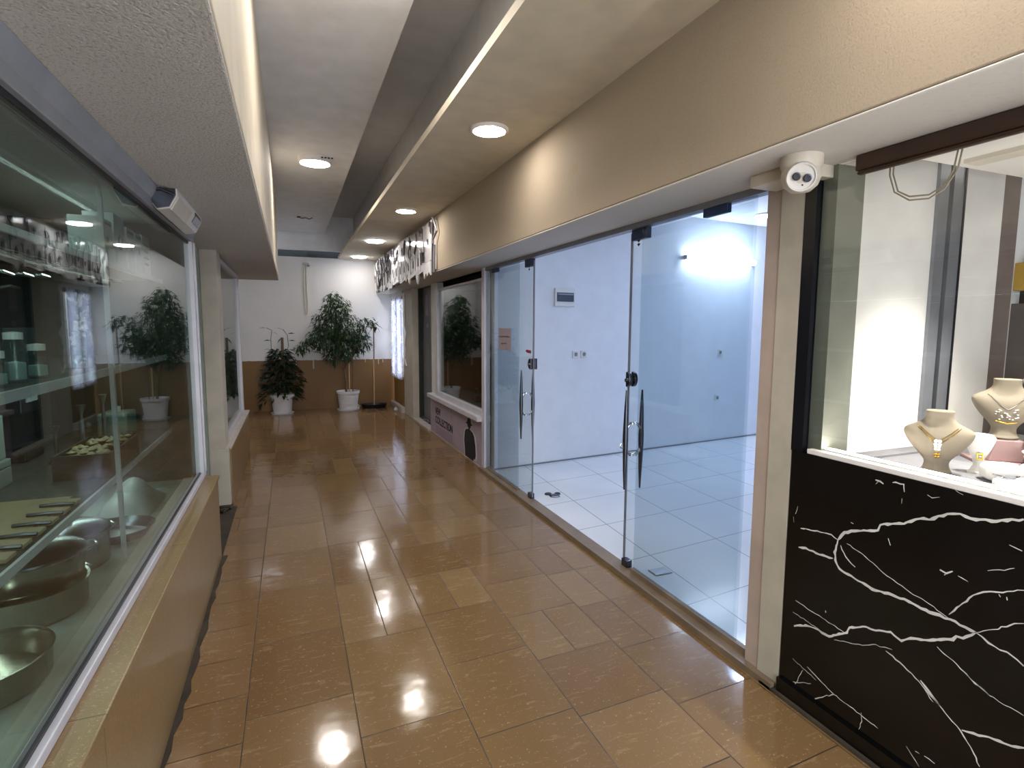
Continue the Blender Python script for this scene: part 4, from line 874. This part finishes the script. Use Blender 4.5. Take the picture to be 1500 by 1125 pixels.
pillow('white display pillow under the round watch at the stall glass', (2.02, .94, 1.008), -.7, .06, .045, .022)
pillow('white display pillow behind the watch, below the round hat stand', (2.26, .98, 1.008), -.6, .07, .05, .028)
t = thing('wristwatch', 'small dark faced watch with silver bracelet on the white pillow', 'watch', (2.0, .955, 1.05), -.6)
bm = B(); lathe(bm, [(0, 0), (.014, 0), (.015, .004), (.013, .008), (.011, .008), (0, .006)], n=24); obj('watch_case', bm, 'grey', t, smooth=True)
bm = B(); tube(bm, [(.014, .005, .003), (.035, .02, .004), (.05, .04, .0)], .004); tube(bm, [(-.014, .004, .003), (-.02, .03, .003), (-.015, .055, .0)], .003); obj('bracelet', bm, 'silver', t, smooth=True)
t = thing('bracelet_stand', 'round blue grey bracelet stand with white brim and white top', 'stand', (2.42, 1.03, 1.008), 0)
bm = B(); lathe(bm, [(0, .03), (.02, .03), (.085, .055), (.09, .063), (.06, .066), (0, .066)], n=32); lathe(bm, [(.03, 0), (.025, .03), (0, .03)], n=24); obj('brim', bm, 'bustw', t, smooth=True)
bm = B(); lathe(bm, [(.062, .066), (.058, .10)], n=32); obj('band', bm, 'grey', t, smooth=True)
bm = B(); lathe(bm, [(.058, .10), (.064, .115), (.055, .128), (0, .132)], n=32); obj('cushion_top', bm, 'bustw', t, smooth=True)
random.seed(9)
for i, lab in enumerate(('white silk flower nearest the bracelet stand', 'white silk flower in the middle of the three near the pillow', 'white silk flower closest to the window edge')):
    bm = B(); c = Vector((0, 0, .012))
    for k in range(6):
        a = k * PI / 3; leaf(bm, c, (math.cos(a), math.sin(a), .35), .032, .026, 0)
    lathe(bm, [(.012, 0), (.008, .01), (0, .016)], n=8); tag(obj('silk_flower', bm, 'bustw', loc=(2.26 + .055 * i, 1.08 - .075 * i, 1.008)), lab, 'flower', 'white silk flowers in the jewellery window')

# ------------------------------------------------------------------ kitchenware showcase on the left
for z, t_, lab in ((1.325, .03, 'middle showcase shelf with white front edge, carrying the jug'), (.875, .026, 'lowest showcase shelf with white front edge, carrying the basket'), (1.765, .022, 'uppermost showcase shelf with white front edge, carrying pale cartons')):
    sh = thing('display_shelf', lab, 'shelf', (0, 0, z), group='white edged shelves in the kitchenware window')
    bm = B(); box(bm, -.70, -.69, .2, 3.85, -t_, .0); obj('shelf_edge', bm, 'alu', sh)
    bm = B(); box(bm, -1.57, -.70, .2, 3.87, -.008, -.001); obj('shelf_board', bm, 'shelfin', sh)
rk = thing('showcase_stand', 'slim white metal post and rail standing inside the kitchenware window', 'stand', (0, 0, 0))
for y in (2.58,):
    bm = B(); box(bm, -.66, -.645, y - .009, y + .009, .546, 1.99); obj('post', bm, 'alu', rk)
bm = B(); tube(bm, [(-.652, 2.58, 1.98), (-.652, 2.56, 2.02), (-.652, 2.50, 2.04), (-.652, .2, 2.04)], .009); obj('curved_rail', bm, 'alu', rk, smooth=True)
def at(name, bm, m, loc, label, cat, group=None, rz=0, **kw):
    o = obj(name, bm, m, loc=loc, rz=rz, **kw); return tag(o, label, cat, group)
cartons = [(3.0, .16, .2, 'plain pale carton at the near end of the upper shelf row'), (3.2, .17, .25, 'pale carton with a dark ring print on the upper shelf'), (3.4, .14, .22, 'carton with a small dark square print on the upper shelf'), (3.56, .13, .22, 'narrow carton with two dark marks on the upper shelf'), (3.73, .17, .23, 'carton with printed text lines at the far end of the upper shelf')]
for i, (y, w, h, lab) in enumerate(cartons):
    t = thing('product_carton', lab, 'box', (-.80, y, 1.765), group='cartons on the upper showcase shelf')
    bm = B(); box(bm, -.06, .06, -w / 2, w / 2, 0, h); obj('carton_body', bm, 'card', t, bevel=.002)
    bm = B()
    if i == 1: tube(bm, arc((.061, 0, h * .5), .03, 0, 2 * PI, 14, 0), .006)
    elif i == 4:
        for k in range(4): box(bm, .06, .062, -w * .35, w * (.3 - .1 * (k % 2)), h * (.75 - .15 * k), h * (.8 - .15 * k))
    else: box(bm, .06, .062, -.015, .015, h * .5, h * .62); box(bm, .06, .062, -w * .38, w * .38, h * .88, h * .93)
    obj('carton_print', bm, 'dkcard', t)
# shelf A
def cup(t, r, h, m, handle=True, name='jug_body', hm=None):
    bm = B(); lathe(bm, [(0, 0), (r * .8, 0), (r * .95, h * .2), (r, h * .6), (r * .97, h), (r * .9, h), (r * .9, h * .3), (0, h * .06)], n=26); obj(name, bm, m, t, smooth=True)
    if handle: bm = B(); tube(bm, [(0, r * .9, h * .85), (0, r * 1.45, h * .8), (0, r * 1.6, h * .5), (0, r * 1.3, h * .2), (0, r * .85, h * .15)], r * .13); obj('jug_handle', bm, hm or m, t, smooth=True)
t = thing('water_jug', 'white ceramic jug with a big curved handle on the middle shelf', 'jug', (-.80, 2.72, 1.325)); cup(t, .06, .19, 'crystal', hm='ceramic')
for i, (y, r, h, lab) in enumerate(((2.28, .03, .09, 'glass jar with pale lid farther along on the middle shelf'), (1.98, .035, .08, 'small glass jar with white lid nearest the viewer on the middle shelf'), (2.12, .03, .13, 'tall glass jar between two short ones on the middle shelf'))):
    t = thing('glass_jar', lab, 'jar', (-.78, y, 1.325), group='glass jars on the middle shelf')
    bm = B(); lathe(bm, [(0, 0), (r, 0), (r, h * .8), (r * .7, h), (r * .65, h), (r * .9, h * .78), (r * .9, .006), (0, .006)], n=18); obj('jar_body', bm, 'crystal', t, smooth=True)
    bm = B(); lathe(bm, [(0, .008), (r * .85, .008), (r * .85, h * .45), (0, h * .5)], n=18); obj('jar_contents', bm, 'card', t, smooth=True)
    bm = B(); lathe(bm, [(0, h), (r * .8, h), (r * .8, h + .02), (0, h + .024)], n=18); obj('lid', bm, 'ceramic', t)
t = thing('hanging_tinsel', 'silver tinsel strings hung under the upper shelf', 'decoration', (-.8, 0, 1.70))
for k in range(3):
    bm = B(); tube(bm, [(-.1 * k, 1.85 + i * .08, .04 - .045 * k - .02 * math.sin(PI * i / 12) + (.004 if i % 2 else -.004)) for i in range(13)], .006, 5); obj('tinsel_string', bm, 'silver', t)
bm = B(); tube(bm, arc((-.86, 2.17, 1.52), .035, 0, 2 * PI, 18, 0), .006); tube(bm, [(-.86, 2.17, 1.55), (-.86, 2.19, 1.66), (-.86, 2.18, 1.757)], .003); tag(obj('hanging_ring', bm, 'steel'), 'steel ring hanging on a string in the showcase', 'utensil')
bm = B(); box(bm, -.09, .09, -.2, .2, 0, .23); at('dark_carton', bm, 'dkcard', (-1.15, 2.45, 1.325), 'large dark carton at the back of the middle shelf', 'box', bevel=.004)
bm = B(); box(bm, -.05, .05, -.16, .16, 0, .16); at('dark_carton', bm, 'dkcard', (-1.2, 3.2, 1.325), 'dark carton behind the white jug', 'box', bevel=.004)
# shelf B
t = thing('basket', 'dark box shaped basket on the lower shelf filled with pebbles', 'basket', (-.80, 2.90, .875), 0)
bm = B(); box(bm, -.1, .1, -.22, .22, 0, .01); box(bm, .09, .1, -.22, .22, .01, .1); box(bm, -.1, -.09, -.22, .22, .01, .1); box(bm, -.09, .09, .21, .22, .01, .1); box(bm, -.09, .09, -.22, -.21, .01, .1); obj('basket_body', bm, 'basket', t)
bm = B(); random.seed(8)
for k in range(90):
    s = random.uniform(.012, .02); lathe(bm, [(0, -s * .6), (s, 0), (0, s * .6)], (-.8 + random.uniform(-.075, .075), 2.9 + random.uniform(-.195, .195), .965 + random.uniform(-.005, .012)), 6)
tag(obj('pebbles', bm, 'pebble', smooth=True), 'brownish decorative pebbles heaped in the dark basket', 'pebbles', None, 'stuff')
for i, (x, y, h, lab) in enumerate(((-.95, 3.22, .24, 'thin candlestick behind the basket, first of the pair in height'), (-.93, 3.48, .26, 'tallest thin candlestick behind the basket'), (-1.0, 3.05, .17, 'short candlestick just behind the pebble basket'))):
    bm = B(); lathe(bm, [(0, 0), (.035, 0), (.03, .01), (.008, .03), (.01, h * .5), (.007, h * .8), (.02, h), (0, h)], n=16); at('candlestick', bm, 'steel', (x, y, .875), lab, 'candlestick', 'candlesticks behind the basket', smooth=True)
for x, y, z, lab, s in ((-1.22, 3.2, .875, 'dark coffee maker with pale strip behind the candlesticks', 1),):
    t = thing('coffee_maker', lab, 'appliance', (x, y, z))
    bm = B(); box(bm, -.09, .09, -.1, .1, 0, .04); box(bm, -.09, -.03, -.1, .1, .04, .3); box(bm, -.09, .09, -.1, .1, .22, .34); obj('machine_body', bm, 'black', t, bevel=.008)
    bm = B(); box(bm, .09, .094, -.06, .06, .27, .29); obj('pale_strip', bm, 'alu', t)
for k, (x, y, z0, sx, sy, sz, m, lab) in enumerate(((-1.12, 2.62, .875, .08, .1, .07, 'showbase', 'low pale box at the bottom of the small stack'), (-1.12, 2.62, .947, .08, .1, .03, 'showbase', 'thin pale box in the middle of the small stack'), (-1.12, 2.62, .979, .07, .09, .17, 'greenw', 'tall pale carton on top of the small stack'))):
    bm = B(); box(bm, -sx, sx, -sy, sy, 0, sz); at('stacked_box', bm, m, (x, y, z0), lab, 'box', 'stack of pale boxes on the lower shelf', bevel=.004)
t = thing('storage_tin', 'pale green square tin beyond the candlesticks on the lower shelf', 'tin', (-.92, 3.68, .875))
bm = B(); box(bm, -.07, .07, -.1, .1, 0, .14); obj('tin_body', bm, 'greenw', t, bevel=.01); bm = B(); lathe(bm, [(.02, .14), (.02, .17), (0, .17)], n=14); obj('knob', bm, 'ceramic', t)
random.seed(13)
for i, (x, y) in enumerate(((-1.07, 2.2), (-1.15, 2.32), (-1.09, 2.07), (-1.2, 2.2), (-1.06, 2.36))):
    bm = B(); lathe(bm, [(0, 0), (.032, 0), (.028, .004), (.005, .012), (.005, .08), (.02, .095), (.036, .12), (.034, .17), (.032, .17), (.033, .12), (.018, .098), (0, .09)], n=18)
    at('wine_glass', bm, 'crystal', (x, y, .875), 'stemmed glass among the glassware cluster on the lower shelf', 'glass', 'stemmed glasses on the lower shelf', smooth=True)
for x, y, lab in ((-.82, 3.50, 'small glass bowl with sparkling beads by the shelf end'), (-.76, 3.68, 'tiny glass figurine at the far end of the lower shelf')):
    bm = B(); lathe(bm, [(0, 0), (.02, 0), (.04, .03), (.045, .05), (.04, .05), (.03, .02), (0, .01)], n=16); at('glass_bowl', bm, 'crystal', (x, y, .875), lab, 'bowl', smooth=True)
# pale notched board on the lower shelf
t = thing('knife_board', 'pale board with notched edge and small knives on the lower shelf', 'board', (-.80, 2.05, .875))
bm = B(); e = []
for k in range(6):
    y = -.27 + k * .1; e += [(.09, y), (.09, y + .06), (.055, y + .065), (.055, y + .095)]
prism(bm, e + [(-.2, .33), (-.2, -.27)], 2, .004, .014); obj('board_plate', bm, 'wood', t)
for k in range(5):
    bm = B(); y = -.27 + k * .1 + .08; tube(bm, [(.0, y, .019), (.06, y, .02), (.095, y, .018)], .006, 6); obj('knife_handle', bm, 'darksteel', t)
# pots on the base
def saucepan(label, loc, r, h, m, lid, rz=0, handles=2):
    t = thing('cooking_pot', label, 'pot', loc, rz)
    bm = B(); lathe(bm, [(0, 0), (r * .93, 0), (r * .98, .01), (r, h * .9), (r + .006, h), (r - .002, h), (r - .006, h * .88), (r * .93, .012), (0, .008)], n=44); obj('pot_body', bm, m, t, smooth=True)
    for k in range(handles):
        a = k * PI; ca, sa = math.cos(a), math.sin(a); bm = B()
        tube(bm, [(r * ca * .99 - .035 * sa, r * sa * .99 + .035 * ca, h * .72), ((r + .035) * ca - .03 * sa, (r + .035) * sa + .03 * ca, h * .8), ((r + .04) * ca, (r + .04) * sa, h * .82), ((r + .035) * ca + .03 * sa, (r + .035) * sa - .03 * ca, h * .8), (r * ca * .99 + .035 * sa, r * sa * .99 - .035 * ca, h * .72)], .006)
        obj('side_handle', bm, 'pot_steel', t, smooth=True)
    if lid:
        bm = B(); lathe(bm, [(r + .006, h), (r + .004, h + .006), (r * .8, h + .02), (r * .3, h + .032), (0, h + .034)], n=44); L = obj('lid', bm, 'darksteel', t, smooth=True)
        bm = B(); tube(bm, [(-.035, 0, h + .03), (-.03, 0, h + .06), (0, 0, h + .068), (.03, 0, h + .06), (.035, 0, h + .03)], .006); obj('lid_handle', bm, 'chrome', L, smooth=True)
    return t
saucepan('wide steel pot at the bottom of the pot stack', (-.84, 2.22, .546), .165, .10, 'pot_steel', False, 1.0)
saucepan('steel pot with lid on top of the pot stack', (-.84, 2.24, .648), .155, .09, 'pot_steel', True, .6)
saucepan('steel pot with lid behind the pot stack', (-.86, 2.62, .546), .15, .14, 'pot_steel', True, .9)
saucepan('open dark wide pan at the near end of the showcase base', (-.80, 1.78, .546), .165, .085, 'pot_steel', False, .3, 0)
t = thing('frying_pan', 'shallow dark frying pan beyond the pot stack', 'pan', (-.76, 2.92, .546), 2.6)
bm = B(); lathe(bm, [(0, 0), (.12, 0), (.15, .045), (.145, .045), (.115, .006), (0, .005)], n=40); obj('pan_body', bm, 'darksteel', t, smooth=True)
bm = B(); tube(bm, [(.148, 0, .04), (.2, 0, .05), (.3, 0, .055)], .01); obj('pan_handle', bm, 'chrome', t, smooth=True)
bm = B(); random.seed(6); g = []
for i in range(13):
    row = []
    for k in range(11):
        a, b = i / 12, k / 10; z = .13 * math.sin(PI * a) ** .6 * math.sin(PI * b) ** .6 + .03 * math.sin(9 * a + 4 * b) * math.sin(PI * a) * math.sin(PI * b) + .002
        row.append(bm.verts.new((-.12 + .24 * b, -.22 + .44 * a, max(.001, z))))
    g.append(row)
for i in range(12):
    for k in range(10): bm.faces.new((g[i][k], g[i + 1][k], g[i + 1][k + 1], g[i][k + 1]))
o = at('wrapped_cloth', bm, 'cloth', (-.80, 3.35, .547), 'pale rumpled plastic sheet at the far end of the showcase base', 'cloth', smooth=True)
t = thing('wooden_spatula', 'wooden handled spatula leaning at the near pan', 'utensil', (-.70, 1.42, .548), .5)
bm = B(); tube(bm, [(0, -.16, .014), (0, .02, .03), (-.01, .1, .055), (-.03, .16, .09)], [.012, .016, .014, .009]); obj('spatula_handle', bm, 'wood', t, smooth=True)
bm = B(); prism(bm, [(-.035, .15), (-.02, .15), (.0, .24), (-.07, .24)], 2, .088, .093); obj('spatula_blade', bm, 'steel', t)

# ------------------------------------------------------------------ light
def area(name, loc, rot, sx, sy, W, colr):
    l = bpy.data.lights.new(name, 'AREA'); l.shape = 'RECTANGLE'; l.size = sx; l.size_y = sy; l.energy = W; l.color = colr
    o = bpy.data.objects.new(name, l); COL.objects.link(o); o.location = loc; o.rotation_euler = rot; return o
area('daylight_behind_door', (2.25, 10.03, 1.35), (0, PI / 2, 0), 1.3, 1.0, 9, (.72, .82, 1))
for k, (z, W) in enumerate(((2.07, 5), (1.735, 3), (1.29, 4), (.84, 7))):  # fill lights added to brighten the showcase goods, each given a strip body
    t = thing('light_strip', ('added cool fill strip under the showcase ceiling', 'added cool fill strip under the uppermost showcase shelf', 'added cool fill strip under the middle showcase shelf', 'added cool fill strip under the lowest showcase shelf')[k], 'light', (-.9, 2.1, z), group='added fill strips inside the kitchenware window')
    bm = B(); box(bm, -.02, .02, -1.7, 1.7, .006, .02); obj('strip_body', bm, 'lampbody', t)
    l = area('strip_glow', (0, 0, .004), (0, 0, 0), .03, 3.2, W, (.86, 1, .93)); l.parent = t
area('stall_shop_light', (3.6, .6, 2.4), (0, 0, 0), .5, 1.5, 7, (1, .93, .85))
w = bpy.data.worlds.new('world'); scene.world = w; w.use_nodes = True
w.node_tree.nodes['Background'].inputs[0].default_value = (.93, .95, 1, 1); w.node_tree.nodes['Background'].inputs[1].default_value = 4.2
vs = scene.view_settings; vs.view_transform = 'Standard'; vs.look = 'None'; vs.gamma = 1; vs.exposure = EXPOSURE; vs.use_curve_mapping = False
cy = scene.cycles
cy.max_bounces = 10; cy.diffuse_bounces = 5; cy.glossy_bounces = 5; cy.transparent_max_bounces = 24; cy.transmission_bounces = 6
cy.sample_clamp_indirect = 6; cy.caustics_reflective = False; cy.caustics_refractive = False; cy.use_denoising = True
